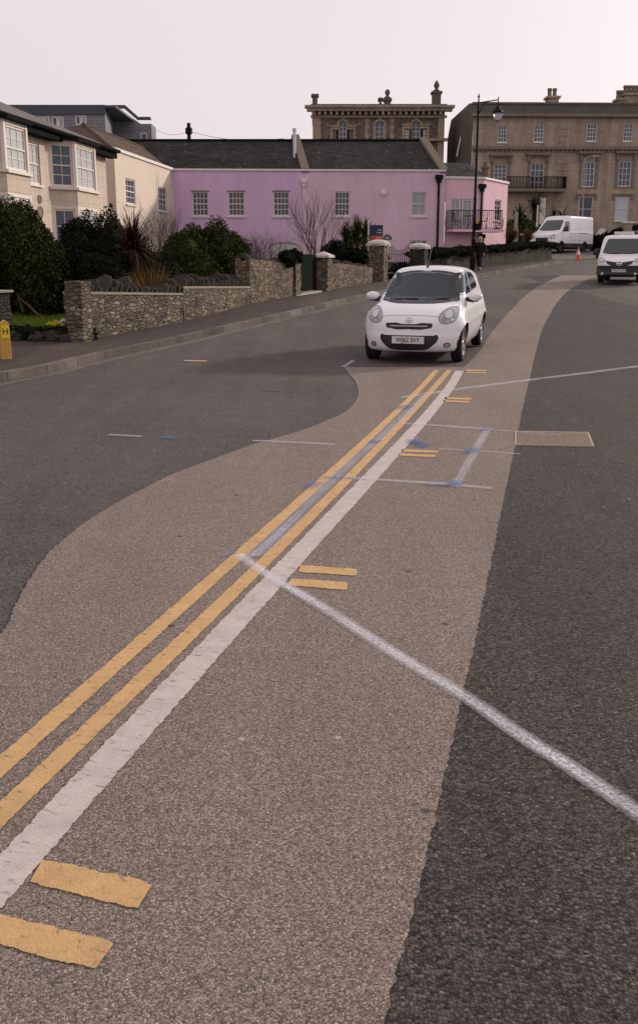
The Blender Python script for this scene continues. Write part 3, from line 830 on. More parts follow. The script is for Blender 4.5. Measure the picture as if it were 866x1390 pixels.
# roof: hip
m = MB(); t = Vector((0,0,.12))
ov = ww.N*.45
E1_ = e1+ov+D_*.3; E0_ = s0+ov; E1_.z = wz; E0_.z = wz
rg = P(-40,121,40.0)
back = D_.cross(Z)*-1
rg0 = rg-D_*14; 
B1 = E1_ - ww.N*(2*((E1_-rg).dot(ww.N))) ; B0 = E0_ - ww.N*(2*((E1_-rg).dot(ww.N)))
print('ridge', rg, E1_, B1)
m.prism([E0_,E1_,rg,rg0], -t); m.prism([E1_+D_*.002,B1,rg+D_*.002], -t); m.prism([rg0,rg,B1,B0], -t)
m.build('roof', M['slate_y'], wh)
gm_ = MB(); gm_.tube([E0_+ww.N*.06-Z*.06,E1_+ww.N*.06-Z*.06], .075, 8); gm_.obox(E0_-Z*.34-ww.N*.4, (E1_-E0_), ww.N*.36, Z*.22); gm_.build('gutter', M['gutter'], wh)
# back volume so that nothing is hollow from the side
m = MB(); m.obox(ww.at(0,0,-.3), ww.U*.2, -ww.N*6, Z*(wz-.4)); m.build('end_wall', M['whitehouse'], wh)

# ---- bright pink block with balcony
pA = P(603.5,300,52.9); pB = P(655,300,53.4); pC = P(687,300,56.6)
zt = P(655,243.5,53.4).z
pf = Wall((pA.x,pA.y),(pB.x,pB.y),.8,zt); ps = Wall((pB.x,pB.y),(pC.x,pC.y),.8,zt)
pb = building('balcony_house', 'bright pink flat-parapet house with black iron balcony and french windows', 'house', (pA.x,pA.y,zg(53)))
fr_ = pf.rect(610.5,270,641,309.5); sd_ = ps.rect(671,271,679.5,300)
pf.holes = [fr_]; ps.holes = [sd_]
mb = MB(); pf.mesh(mb); ps.mesh(mb); mb.obox(ps.at(ps.W-.01,0,-.01), Vector((-.3,5,0)), -ps.U*.2, Z*ps.H); mb.build('wall', M['pink_b'], pb)
# french windows: two leaves
a,c,b,d = fr_; mid = (a+b)/2
mbf = MB()
window(pf, (a,c,mid-.03,d), pb, 2, 3, fm='wframe', gm='curtain', sill=False, split=False, fw=.09, name='french_window')
window(pf, (mid+.03,c,b,d), pb, 2, 3, fm='wframe', gm='curtain', sill=False, split=False, fw=.09, name='french_window')
window(ps, sd_, pb, 2, 4, fm='wframe')
for w in (pf,ps): copeband(w, pb, 'trim', .12, .07, ext=.02)
downpipe(pf, 658-4.5, 250, 308, pb, 'iron', .2, .055)
pl2 = Wall((pB.x,pB.y-.12),(pB.x+1.6,pB.y-.1),.8,zt)
downpipe(pf, 653.5, 318, 345, pb, 'iron', .15, .06, 'lower_downpipe')
# balcony floor + railing
bz = pf.hit(630,311.5)[1]; bd = 1.15; be = pf.W+.75
m = MB(); m.obox(pf.at(.05,bz-.16,.003), pf.U*(be-.05), Z*.14, pf.N*bd); m.build('balcony_floor', M['pink_b'], pb)
m = MB(); rz0, rz1 = bz, bz+.98
def rail(A, B, n):
    for i in range(n+1):
        p = A.lerp(B,i/n); o_ = (B-A).normalized().cross(Z)
        pts = [p, p+Z*.15+o_*.05, p+Z*.32+o_*.10, p+Z*.5+o_*.05, p+Z*.7, p+Z*.96]
        m.tube(pts, .014, 4)
    m.tube([A+Z*.97,B+Z*.97], .025, 6); m.tube([A+Z*.04,B+Z*.04], .02, 6)
q0, q1 = pf.at(.08,bz,bd-.08), pf.at(be-.08,bz,bd-.08)
rail(q0, q1, 26); rail(pf.at(.08,bz,.05), q0, 7); rail(q1, pf.at(be-.08,bz,.05), 7)
m.build('balcony_railing', M['iron'], pb)
# roof behind parapet
m = MB(); e_0 = pf.at(-.2,pf.H-.05,-.2); e_1 = ps.at(0,ps.H-.05,-.3); hp = P(632,221,58.5); hp0 = P(590,221,58.5); e_2 = ps.at(ps.W,ps.H-.05,-.3)
m.prism([e_0,e_1,hp,hp0],-t); m.prism([e_1,e_2,hp],-t); m.prism([hp0,hp,e_2+Vector((0,6,0)),hp0+Vector((0,7,-2))],-t)
m.build('roof', M['slate'], pb)
m = MB(); cp = P(658,240,57); m.lathe([(.22,-.3),(.2,.45),(.26,.47),(.26,.55),(.16,.56),(.13,.85)], cp, 10); M['terracotta'] = plain('terracotta', (.17,.125,.10), .85, .3, 0, .3, 6)
m.build('chimney_pot', M['terracotta'], pb)
# bistro furniture on the balcony
def chair(loc, rz, lab):
    r_ = thing('balcony_chair', lab, 'chair', loc, rz, 'dark furniture on the balcony', world=False)
    s = MB(); s.lathe([(.19,.43),(.2,.445),(.19,.46)], (0,0,0), 14); s.build('seat', M['iron'], r_)
    for x,y in ((-.15,-.15),(.15,-.15),(-.15,.15),(.15,.15)):
        l = MB(); l.tube([(x*1.2,y*1.2,0),(x,y,.43)], .012, 5); l.build('leg', M['iron'], r_)
    b_ = MB(); b_.tube([(-.17,.17,.44),(-.19,.22,.75),(-.1,.24,.9),(.1,.24,.9),(.19,.22,.75),(.17,.17,.44)], .012, 5)
    for k in (-.08,0,.08): b_.tube([(k,.19,.46),(k*1.3,.235,.88)], .008, 4)
    b_.build('backrest', M['iron'], r_)
chair(pf.at(.45,bz-.02,.6), 1.9, 'dark iron chair at the left end of the pink balcony')
chair(pf.at(2.0,bz-.02,.6), -1.7, 'dark iron chair right of the balcony table')
r_ = thing('balcony_table', 'small dark round table between two chairs on the balcony', 'table', pf.at(1.2,bz-.02,.6), 0, world=False)
s = MB(); s.lathe([(.34,.70),(.35,.715),(.34,.73)], (0,0,0), 18); s.build('tabletop', M['iron'], r_)
for k in range(3):
    l = MB(); a_ = k*2*PI/3; l.tube([(.3*math.cos(a_),.3*math.sin(a_),0),(.06*math.cos(a_),.06*math.sin(a_),.36),(.2*math.cos(a_),.2*math.sin(a_),.70)], .012, 5); l.build('leg', M['iron'], r_)

# ---- villa behind
vY = 95.0
vA, vB = P(424.5,200,vY), P(602,200,vY); vz = P(424,143.5,vY).z
vw = Wall((vA.x,vY),(vB.x,vY),2.5,vz-.0)
vi = building('stone_villa', 'brown rubble stone villa with arched windows rising behind the pink roofs', 'villa', (vA.x,vY,zg(vY)))
def vz_(py): return vw.hit(500,py)[1]
mb = MB()
vh = [vw.rect(x0,y0,x1,y1) for x0,y0,x1,y1 in ((459.5,164.5,471,193),(451,176,456.5,193),(474,176,480,193),(508.5,164.5,521.5,193),(558,164.5,570.5,193),(548.5,174.5,556,193),(573,174.5,579,193))]
vw.holes = vh; vw.H = vz_(150); vw.mesh(mb, .25)
vs = Wall((vB.x,vY),(vB.x+.01,vY+11),2.5,vz); 
mb.obox(vw.at(0,0,-.3), vw.U*.3, -vw.N*11, Z*vw.H); mb.obox(vw.at(vw.W-.3,0,-.3), vw.U*.3, -vw.N*11, Z*vw.H)
mb.build('wall', M['villa'], vi)
arch = [0,3,4]
for i,rc in enumerate(vh):
    a,c,b,d = rc; dress = MB()
    window(vw, rc, vi, 2 if i in arch else 1, 4, fm='wframe_old' if i in arch else 'bath_lt', gm='glass_blue' if i<2 or i in arch else 'pale_pane' if i>4 else 'glass', sill=False, recess=.2, bar=.04, fw=.08)
    wdt = b-a; j = .2
    dress.obox(vw.at(a-j,c,.0), vw.U*j, Z*(d-c-(wdt/2 if i in arch else 0)), vw.N*.08)
    dress.obox(vw.at(b,c,.0), vw.U*j, Z*(d-c-(wdt/2 if i in arch else 0)), vw.N*.08)
    if i in arch:
        cz_ = d-wdt/2; uc = (a+b)/2; nseg = 12
        # stone arch ring and spandrels closing the square hole
        for k in range(nseg):
            t0, t1 = PI*k/nseg, PI*(k+1)/nseg
            def q_(r,t_,n): return vw.at(uc+math.cos(t_)*r, cz_+math.sin(t_)*r, n)
            dress.prism([q_(wdt/2,t0,0),q_(wdt/2+j,t0,0),q_(wdt/2+j,t1,0),q_(wdt/2,t1,0)], vw.N*.09)
        for sg,x in ((-1,a),(1,b)):
            pts = [vw.at(x,d,-.02)]+[vw.at(uc+sg*wdt/2*math.cos(t_*PI/16), cz_+wdt/2*math.sin(t_*PI/16), -.02) for t_ in range(9)]
            dress.prism(pts, vw.N*.05)
        dress.obox(vw.at(uc-.16,d+.1,.0), vw.U*.32, Z*.4, vw.N*.16)
    else:
        dress.obox(vw.at(a-j,d,.0), vw.U*(wdt+2*j), Z*.26, vw.N*.10); dress.obox(vw.at(a-j-.08,d+.26,.0), vw.U*(wdt+2*j+.16), Z*.14, vw.N*.2)
    dress.build('window_surround', M['bath_lt'], vi)
for x0,x1 in ((424.5,435.5),(593.5,602)):
    a = vw.hit(x0,200)[0]; b = vw.hit(x1,200)[0]; q_ = MB(); q_.obox(vw.at(a,0,.003), vw.U*(b-a), Z*(vw.H), vw.N*.16); q_.build('corner_pilaster', M['bath_lt'], vi)
for x in (497.5,531.5):
    a = vw.hit(x,200)[0]; q_ = MB()
    for k in range(30):
        w_ = .28 if k%2 else .45; z0 = vw.H-.35*(k+1)
        if z0 > 0: q_.obox(vw.at(a-w_/2,z0,.003), vw.U*w_, Z*.335, vw.N*.06)
    q_.build('quoins', M['bath_lt'], vi)
co = MB(); zc = vz_(158.5); zc2 = vz_(152); zc3 = vz_(150)
co.obox(vw.at(-.2,zc-.12,.003), vw.U*(vw.W+.4), Z*.22, vw.N*.25)
co.obox(vw.at(-.55,zc2,.003), vw.U*(vw.W+1.2), Z*.28, vw.N*.75); co.obox(vw.at(-.75,zc2+.282,.003), vw.U*(vw.W+1.6), Z*.22, vw.N*.95)
k = 0.0
while k < vw.W: co.obox(vw.at(k,zc+.1,.003), vw.U*.22, Z*(zc2-zc-.1), vw.N*.6); k += .55
co.obox(vw.at(vw.W-1.6,vz_(192),.003), vw.U*1.9, Z*.25, vw.N*.5)
co.build('cornice', M['bath'], vi)
pp = MB(); pp.obox(vw.at(-.1,zc2+.51,-.5), vw.U*(vw.W+.2), Z*(vz-2.5-zc2-.51), vw.N*.55); pp.obox(vw.at(-.2,vz-2.5,-.6), vw.U*(vw.W+.4), Z*.14, vw.N*.75); pp.build('parapet', M['parapet'], vi)
m = MB(); m.obox(vw.at(-.1,vz-2.9,-11), vw.U*(vw.W+.2), Z*.3, vw.N*10.4); m.build('roof', M['parapet'], vi)
# chimney stumps and urns on the parapet
def chim(px0,px1,ytop,nm,extra=None):
    a = vw.hit(px0,150)[0]; b = vw.hit(px1,150)[0]; zt_ = vw.hit(px0,ytop)[1]; c_ = MB(); z0 = vz-2.5+.14
    c_.obox(vw.at(a,z0,-1.1), vw.U*(b-a), Z*(zt_-z0-.15), vw.N*1.0); c_.obox(vw.at(a-.12,zt_-.148,-1.2), vw.U*(b-a+.24), Z*.2, vw.N*1.2)
    co_ = c_.build(nm, M['parapet'], vi)
    return a,b,zt_,co_
chim(424,431,128,'chimney')
a,b,z_,co_ = chim(587,598,124,'chimney')
u_ = MB(); u_.lathe([(.25,0),(.3,.15),(.15,.25),(.28,.55),(.22,.8),(.10,.92),(.12,1.0)], vw.at((a+b)/2,z_+.05,-.6), 10); u_.build('chimney_pot', M['parapet'], co_)
a,b,z_,co_ = chim(522,530,134,'chimney')
u_ = MB(); u_.lathe([(.3,0),(.34,.15),(.14,.3),(.26,.6),(.2,.8),(.05,.9)], vw.at((a+b)/2,z_+.05,-.6), 10); u_.build('chimney_pot', M['parapet'], co_)
a,b,z_,co_ = chim(515,518,133,'chimney')

# ---- long stone terrace on the right
tY = 88.0
tA = P(640.5,200,tY); tzt = P(641,142,tY).z; tB = Vector((tA.x+42,tY+1.2,0))
tw = Wall((tA.x,tY),(tB.x,tB.y),2.0,tzt)
te = building('stone_terrace', 'long brown stone terrace with tall sash windows and iron first floor balcony', 'terraced building', (tA.x,tY,zg(tY)))
def cols_(ps): return ps
top = [(675,170,688,193.5),(724.5,169,737.5,193),(796,167.5,809.5,192),(846,167,858.5,192)]
fst = [(670,222.5,687.5,247),(719.5,221.5,738,257),(790,219.5,806.5,254),(839,219,856,253.5)]
gnd = [(785,266.5,804,301),(834,266.5,853,301)]
rects = [tw.rect(*r) for r in top+fst+gnd]
dx = tw.hit(846,200)[0]-tw.hit(796,200)[0]
ext = []
for r in (rects[3],rects[7],rects[9]):
    for k in range(1,7): ext.append(tuple(v+dx*k if i%2==0 else v for i,v in enumerate(r)))
ext = [r for r in ext if r[2] < tw.W-.5]
tw.holes = rects+ext; mb = MB(); tw.mesh(mb,.2); mb.build('wall', M['terrace'], te)
for i,rc in enumerate(rects):
    st = dict(cols=3,rows=4)
    if i in (8,9): st = dict(cols=1,rows=2)
    window(tw, rc, te, fm='wframe' , gm=('pale_pane' if i==9 else 'glass' if i==8 else 'glass_blue'), recess=.14, sill=True, sillmat='trim' if i in (0,1,2,3) else 'cornice', bar=.045, fw=.08, **st)
for i,rc in enumerate(ext): window(tw, rc, te, 3, 4, fm='wframe', gm='glass_blue', recess=.14, sillmat='cornice', bar=.045, fw=.08)
for i,rc in enumerate(rects[4:8]+[e for e in ext if abs(e[3]-rects[7][3])<.1]):
    a,c,b,d = rc; sr = MB(); sr.obox(tw.at(a-.3,c-.1,.003), tw.U*.24, Z*(d-c+.5), tw.N*.07); sr.obox(tw.at(b+.06,c-.1,.003), tw.U*.24, Z*(d-c+.5), tw.N*.07)
    sr.obox(tw.at(a-.4,d+.55,.003), tw.U*(b-a+.8), Z*.12, tw.N*.28); sr.obox(tw.at(a-.5,d+.672,.003), tw.U*(b-a+1.0), Z*.16, tw.N*.42)
    for x in (a-.35,b+.1): sr.obox(tw.at(x,d+.1,.075), tw.U*.22, Z*.44, tw.N*.18)
    sr.build('window_surround', M['cornice'], te)
for rc in rects[8:10]:
    a,c,b,d = rc; sr = MB(); sr.obox(tw.at(a-.3,d+.12,.003), tw.U*(b-a+.6), Z*.10, tw.N*.14)
    for x in (a-.3,b+.1): sr.obox(tw.at(x,d-.25,.003), tw.U*.2, Z*.36, tw.N*.16)
    sr.build('window_surround', M['cornice'], te)
st_ = MB(); z1 = tw.hit(700,203)[1]; st_.obox(tw.at(-.1,z1,.003), tw.U*(tw.W+.1), Z*.28, tw.N*.3)
k = 0
while k < tw.W: st_.obox(tw.at(k,z1-.18,.003), tw.U*.16, Z*.178, tw.N*.2); k += .42
z2 = tw.hit(700,158)[1]; st_.obox(tw.at(-.15,z2-.05,.003), tw.U*(tw.W+.15), Z*.25, tw.N*.45); 
st_.build('string_course', M['cornice'], te)
pr = MB(); pr.obox(tw.at(-.05,z2+.2,-.4), tw.U*(tw.W+.05), Z*(tw.H-z2-.2), tw.N*.62); pr.obox(tw.at(-.1,tw.H+.002,-.5), tw.U*(tw.W+.1), Z*.18, tw.N*.8)
pr.build('parapet', M['parapet'], te)
qn = MB()
uq = tw.hit(763,200)[0]
for k in range(22):
    z0 = .4+k*.6
    if z0+.55 < z2-.1 and not (z1-.5 < z0 < z1+.3): qn.obox(tw.at(uq-(.5 if k%2 else .34),z0,.003), tw.U*(1.0 if k%2 else .68), Z*.55, tw.N*.04)
qn.build('quoins', M['terrace'], te)
# side wall with mansard outline
xo = Vector((-.3,12,0)); sA = tw.at(0,0,0)
side = [tw.at(0,0), tw.at(0,tw.H+.1)]
dz_ = lambda p,z: Vector((p.x,p.y,2+z))
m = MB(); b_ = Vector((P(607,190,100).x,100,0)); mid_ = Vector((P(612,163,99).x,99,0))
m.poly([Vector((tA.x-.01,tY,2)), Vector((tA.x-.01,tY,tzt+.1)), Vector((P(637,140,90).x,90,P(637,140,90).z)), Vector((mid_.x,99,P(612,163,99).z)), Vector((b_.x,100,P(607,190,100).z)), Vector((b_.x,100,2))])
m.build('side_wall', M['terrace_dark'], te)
m = MB(); m.tube([P(619,213,94)-Vector((0,.4,0)), P(626,180,94)-Vector((0,.5,0))], .09, 6); m.build('downpipe', M['zinc'], te)
m = MB(); m.obox(tw.at(0,tw.H-1,-11), tw.U*tw.W, Z*.4, tw.N*10.5); m.build('roof', M['slate'], te)
def tch(x0,x1,yt,pots):
    a = tw.hit(x0,140)[0]; b = tw.hit(x1,140)[0]; zt_ = tw.hit(x0,yt)[1]; c_ = MB()
    c_.obox(tw.at(a,tw.H-.3,-3.2), tw.U*(b-a), Z*(zt_-tw.H+.3), tw.N*1.2); c_.obox(tw.at(a-.15,zt_+.002,-3.35), tw.U*(b-a+.3), Z*.2, tw.N*1.5)
    co_ = c_.build('chimney', M['bath'], te)
    for k in range(pots):
        p_ = MB(); p_.lathe([(.2,0),(.17,.5),(.22,.55),(.2,.75)], tw.at(a+(b-a)*(k+.5)/pots,zt_+.2,-2.7), 10); p_.build('chimney_pot', M['terracotta'], co_)
tch(752,766,128,2); tch(849,858,131,2); tch(858,880,124,4)
# first floor iron balcony
bz0 = tw.hit(720,258)[1]; a = tw.hit(684,250)[0]; b = tw.hit(763,250)[0]
m = MB(); m.obox(tw.at(a,bz0-.2,.01), tw.U*(b-a), Z*.25, tw.N*1.2); m.build('balcony_floor', M['cornice'], te)
m = MB(); n_ = 40
for i in range(n_+1):
    p_ = tw.at(a+(b-a)*i/n_,bz0,1.15); m.tube([p_,p_+Z*1.05], .03, 4)
m.tube([tw.at(a,bz0+1.05,1.15),tw.at(b,bz0+1.05,1.15)], .04, 5); m.tube([tw.at(a,bz0+.15,1.15),tw.at(b,bz0+.15,1.15)], .03, 5)
for i in range(6):
    p_ = tw.at(b,bz0,.1+i*.2); m.tube([p_,p_+Z*1.05], .03, 4)
m.tube([tw.at(b,bz0+1.05,0),tw.at(b,bz0+1.05,1.15)], .04, 5)
m.build('balcony_railing', M['iron'], te)
# porch pilaster and door at its foot
m = MB(); a = tw.hit(730,290)[0]; b = tw.hit(737,290)[0]; m.obox(tw.at(a,0,.2), tw.U*(b-a), Z*tw.hit(733,269)[1], tw.N*.5); m.build('porch_pillar', M['trim'], te)
m = MB(); a = tw.hit(722,290)[0]; m.obox(tw.at(a,0,.01), tw.U*1.0, Z*tw.hit(725,280)[1], tw.N*.05); m.build('door', M['iron'], te)

# ---- grey apartment block, top left
aY = 92.0
aw = Wall((P(-30,160,aY).x,aY),(P(143,160,aY).x,aY),2.5,P(143,144,aY).z)
ab = building('apartment_block', 'dark grey clad apartment block showing above the left roofs', 'apartment block', (P(60,160,aY).x,aY,zg(aY)))
hs = [aw.rect(*r) for r in ((53,158,68,170),(71,158,87,173),(103,156.5,118,170))]
aw.holes = hs; mb = MB(); aw.mesh(mb)
a2 = Wall((P(143,160,aY).x,aY),(P(153.5,160,aY+9).x,aY+9),2.5,P(143,144,aY).z); a2.mesh(mb)
a3w = Wall((P(153.5,160,aY+9).x,aY+9),(P(206,175,aY+9).x,aY+9),2.5,P(180,168,aY+9).z); 
h3 = a3w.rect(191,180,200.5,191); a3w.holes = [h3]; a3w.mesh(mb)
hx0 = a3w.at(0,a3w.H); 
mb.poly([a3w.at(0,a3w.H), a3w.at(a3w.W*.72,a3w.H), P(173,155,aY+9), P(153.5,155,aY+9)])
a4 = Wall((a3w.at(a3w.W,0).x,aY+9),(P(212,175,aY+12).x,aY+12),2.5,P(180,168,aY+9).z); a4.mesh(mb)
mb.build('wall', M['apt'], ab)
for h in hs:
    f1 = window(aw, (h[0],h[1],(h[0]+h[2])/2-.02,h[3]), ab, 1, 1, split=False, sill=False, fw=.12, gm='glass_blue', recess=.08)
    window(aw, ((h[0]+h[2])/2+.02,h[1],h[2],h[3]), ab, 1, 1, split=False, sill=False, fw=.12, gm='curtain', recess=.08)
window(a3w, h3, ab, 1, 1, split=False, sill=False, fw=.12, gm='glass_blue', recess=.08)
m = MB()
m.obox(aw.at(-.1,aw.H-.75,.004), aw.U*(aw.W+.15), Z*.85, aw.N*.12); m.obox(aw.at(0,aw.H-.1,-9), aw.U*(aw.W+1), Z*.2, aw.N*8.9)
m.prism([P(153.5,142.5,aY+8.9),P(170,142.5,aY+8.9),P(188,158.5,aY+8.9),P(204,158.5,aY+8.9),P(206,163,aY+8.9),P(187,163,aY+8.9),P(169,147.5,aY+8.9),P(153.5,147.5,aY+8.9)], Vector((0,.1,0)))
m.build('roof_fascia', M['apt_dark'], ab)
# ---------------------------------------------------------------- vehicles: smooth implicit bodies
def smax(a,b,k): h = np.clip(.5+.5*(a-b)/k,0,1); return b*(1-h)+a*h+k*h*(1-h)
def smin(a,b,k): return -smax(-a,-b,k)
class Body:
    def __init__(s, f, xc0, xc1, zc, nA=200, nF=56, nM=120, nB=46):
        s.f = f
        A = np.linspace(0,2*PI,nA,endpoint=False)
        ph = []; 
        for i in range(nF): ph.append((xc0, (i+.0)/nF*PI/2))
        for i in range(nM): ph.append((xc0+(xc1-xc0)*i/nM, PI/2))
        for i in range(nB+1): ph.append((xc1, PI/2+i/nB*PI/2))
        ph[0] = (xc0,.004); ph[-1] = (xc1,PI-.004)
        O = np.array([[p[0],0,zc] for p in ph]); PH = np.array([p[1] for p in ph])
        o = np.repeat(O[:,None,:],nA,1)
        d = np.stack([np.repeat(np.cos(PH)[:,None],nA,1), np.sin(PH)[:,None]*np.cos(A)[None], np.sin(PH)[:,None]*np.sin(A)[None]],-1)
        s.nr, s.nA = len(ph), nA
        s.V = s.cast(o.reshape(-1,3), d.reshape(-1,3), False)
    def cast(s, o, d, outside):
        t0 = np.zeros(len(o)); step = .02; found = np.zeros(len(o),bool); lo = np.zeros(len(o)); hi = np.zeros(len(o))
        prev = s.f(*(o.T)); t = 0
        while t < 4.2 and not found.all():
            t += step; p = o+d*t; v = s.f(*(p.T))
            cr = (~found) & ((v>0) if not outside else (v<0))
            lo[cr] = t-step; hi[cr] = t; found |= cr
        for _ in range(22):
            m = (lo+hi)/2; v = s.f(*((o+d*m[:,None]).T)); g = (v>0) if not outside else (v<0)
            hi = np.where(g,m,hi); lo = np.where(g,lo,m)
        s.ok = found
        return o+d*((lo+hi)/2)[:,None]
    def normal(s, p):
        e = .004; x,y,z = p.T
        g = np.stack([s.f(x+e,y,z)-s.f(x-e,y,z), s.f(x,y+e,z)-s.f(x,y-e,z), s.f(x,y,z+e)-s.f(x,y,z-e)],-1)
        return g/np.maximum(1e-9,np.linalg.norm(g,axis=1))[:,None]
    def project(s, pts2, axis, sgn=1):
        pts2 = np.array(pts2,float); n = len(pts2)
        if axis == 'front': o = np.stack([np.full(n,3.6),pts2[:,0],pts2[:,1]],-1); d = np.tile([-1.,0,0],(n,1))
        elif axis == 'side': o = np.stack([pts2[:,0],np.full(n,1.8*sgn),pts2[:,1]],-1); d = np.tile([0,-1.*sgn,0],(n,1))
        else: o = np.stack([pts2[:,0],pts2[:,1],np.full(n,3.4)],-1); d = np.tile([0,0,-1.],(n,1))
        return s.cast(o,d,True)
    def mesh(s, name, mat, parent, holes=(), wheels=(), wr=.345, split=None):
        V = s.V.copy(); nr, nA = s.nr, s.nA
        for xw,zw in wheels:   # snap the arch edge
            dx, dz = V[:,0]-xw, V[:,2]-zw; r = np.hypot(dx,dz); m = (np.abs(r-wr)<.018)&(np.abs(V[:,1])>.45)
            V[m,0] = xw+dx[m]*wr/r[m]; V[m,2] = zw+dz[m]*wr/r[m]
        F = []
        Nn = s.normal(V)
        for i in range(nr-1):
            for k in range(nA):
                k2 = (k+1)%nA; F.append((i*nA+k, i*nA+k2, (i+1)*nA+k2, (i+1)*nA+k))
        Fa = np.array(F); C = V[Fa].mean(1); NC = Nn[Fa].mean(1); keep = np.ones(len(Fa),bool)
        for xw,zw in wheels:
            r = np.hypot(C[:,0]-xw,C[:,2]-zw); keep &= ~((r<wr)&(np.abs(C[:,1])>.42)&(C[:,2]<zw+wr+.1))
        for poly, axis, sgn in holes:
            if axis == 'front': q = C[:,1:3]; c_ = (NC[:,0]>.15)
            else: q = C[:,[0,2]]; c_ = (NC[:,1]*sgn>.3)
            keep &= ~(inpoly(q,poly)&c_)
        if split:
            for nm2, m2, pred in split:
                k2 = pred(C)&keep; keep &= ~k2
                V2 = V+Nn*.006; used, inv = np.unique(Fa[k2].ravel(), return_inverse=True)
                me = bpy.data.meshes.new(nm2); me.from_pydata(V2[used].tolist(),[],inv.reshape(-1,4).tolist()); me.materials.append(m2)
                me.polygons.foreach_set('use_smooth',[True]*len(me.polygons))
                bm = bmesh.new(); bm.from_mesh(me); bmesh.ops.remove_doubles(bm, verts=bm.verts, dist=.0004); bmesh.ops.recalc_face_normals(bm, faces=bm.faces); bm.to_mesh(me); bm.free()
                put(bpy.data.objects.new(nm2, me), parent)
        Fa = Fa[keep]
        me = bpy.data.meshes.new(name); me.from_pydata(V.tolist(),[],Fa.tolist()); me.update()
        bm = bmesh.new(); bm.from_mesh(me); bmesh.ops.remove_doubles(bm, verts=bm.verts, dist=.0004)
        bmesh.ops.delete(bm, geom=[v for v in bm.verts if not v.link_faces], context='VERTS')
        bmesh.ops.recalc_face_normals(bm, faces=bm.faces); bm.to_mesh(me); bm.free()
        me.polygons.foreach_set('use_smooth',[True]*len(me.polygons)); me.materials.append(mat)
        o = bpy.data.objects.new(name, me); put(o, parent); return o
    def decal(s, name, poly, axis, mat, parent, sgn=1, off=.004, grid=.04, skirt=.012, label=None):
        bm = bmesh.new()
        vs = [bm.verts.new((p[0],p[1],0)) for p in poly]; bm.faces.new(vs)
        P_ = np.array(poly); 
        for ax in (0,1):
            x = math.floor(P_[:,ax].min()/grid)*grid+grid*.5
            while x < P_[:,ax].max():
                co_ = Vector((0,0,0)); co_[ax] = x; no = Vector((0,0,0)); no[ax] = 1
                bmesh.ops.bisect_plane(bm, geom=bm.verts[:]+bm.edges[:]+bm.faces[:], plane_co=co_, plane_no=no); x += grid
        q = [(v.co.x,v.co.y) for v in bm.verts]
        W3 = s.project(q,axis,sgn); NN = s.normal(W3)
        bd = set()
        for e in bm.edges:
            if len(e.link_faces) == 1: bd.update(v.index if v.index>=0 else 0 for v in e.verts)
        bm.verts.index_update()
        for v,p,n_ in zip(bm.verts,W3,NN): v.co = Vector(p)+Vector(n_)*off
        nrm = {i:Vector(n_) for i,n_ in enumerate(NN)}
        idx = {v:i for i,v in enumerate(bm.verts)}
        if skirt:
            be = [e for e in bm.edges if len(e.link_faces) == 1]; mp = {}
            for e in be:
                for v in e.verts:
                    if v not in mp: mp[v] = bm.verts.new(v.co-nrm[idx[v]]*(skirt+off))
            for e in be: bm.faces.new((e.verts[0],e.verts[1],mp[e.verts[1]],mp[e.verts[0]]))
        bmesh.ops.recalc_face_normals(bm, faces=bm.faces)
        # make sure it faces outwards
        c0 = bm.faces[:][0] if False else max(bm.faces, key=lambda f_: f_.calc_area()); bmesh.ops.recalc_face_normals(bm, faces=bm.faces)
        me = bpy.data.meshes.new(name); bm.to_mesh(me); bm.free()
        ref = Vector(NN[0])
        big = max(me.polygons, key=lambda p_: p_.area)
        if axis=='front' and big.normal.x < -.05 or axis=='side' and big.normal.y*sgn < -.05 or axis=='top' and big.normal.z < -.05: me.flip_normals()
        me.materials.append(mat); o = bpy.data.objects.new(name, me); put(o, parent)
        me.polygons.foreach_set('use_smooth',[True]*len(me.polygons)); edge_smooth(o,50)
        return o
    def seam(s, name, pts, axis, mat, parent, w=.008, sgn=1, off=.0015, mb=None):
        pts = np.array(pts,float); out = []
        for a,b in zip(pts,pts[1:]):
            k = max(1,int(np.linalg.norm(b-a)/.03)); out += [a+(b-a)*i/k for i in range(k)]
        out.append(pts[-1]); W3 = s.project(out,axis,sgn); NN = s.normal(W3)
        own = mb is None; mb = mb or MB(); base = len(mb.v)
        for i in range(len(W3)):
            t = W3[min(i+1,len(W3)-1)]-W3[max(i-1,0)]; t = t/max(1e-9,np.linalg.norm(t)); c_ = np.cross(NN[i],t)
            for g in (-1,1): mb.v.append(tuple(W3[i]+NN[i]*off+c_*g*w/2))
        for i in range(len(W3)-1): k = base+2*i; mb.f.append((k,k+1,k+3,k+2))
        if own: return mb.build(name, mat, parent, recalc=False)
def inpoly(q, poly):
    x, y = q[:,0], q[:,1]; r = np.zeros(len(q),bool); n = len(poly)
    for i in range(n):
        x0,y0 = poly[i]; x1,y1 = poly[(i+1)%n]
        if y0 == y1: continue
        c = ((y0>y)!=(y1>y)) & (x < (x1-x0)*(y-y0)/(y1-y0)+x0); r ^= c
    return r
def rpoly(pts, r=.03, n=5):
    out = []; m = len(pts)
    for i in range(m):
        rr = r[i] if isinstance(r,(list,tuple)) else r
        a,b,c = (Vector((*pts[j%m],0)) for j in (i-1,i,i+1))
        u,v = (a-b),(c-b); k = min(rr,u.length*.45,v.length*.45); u.normalize(); v.normalize()
        p,q = b+u*k, b+v*k
        for t in range(n+1):
            t/=n; w = p*(1-t)**2+b*2*t*(1-t)+q*t*t; out.append((w.x,w.y))
    return out
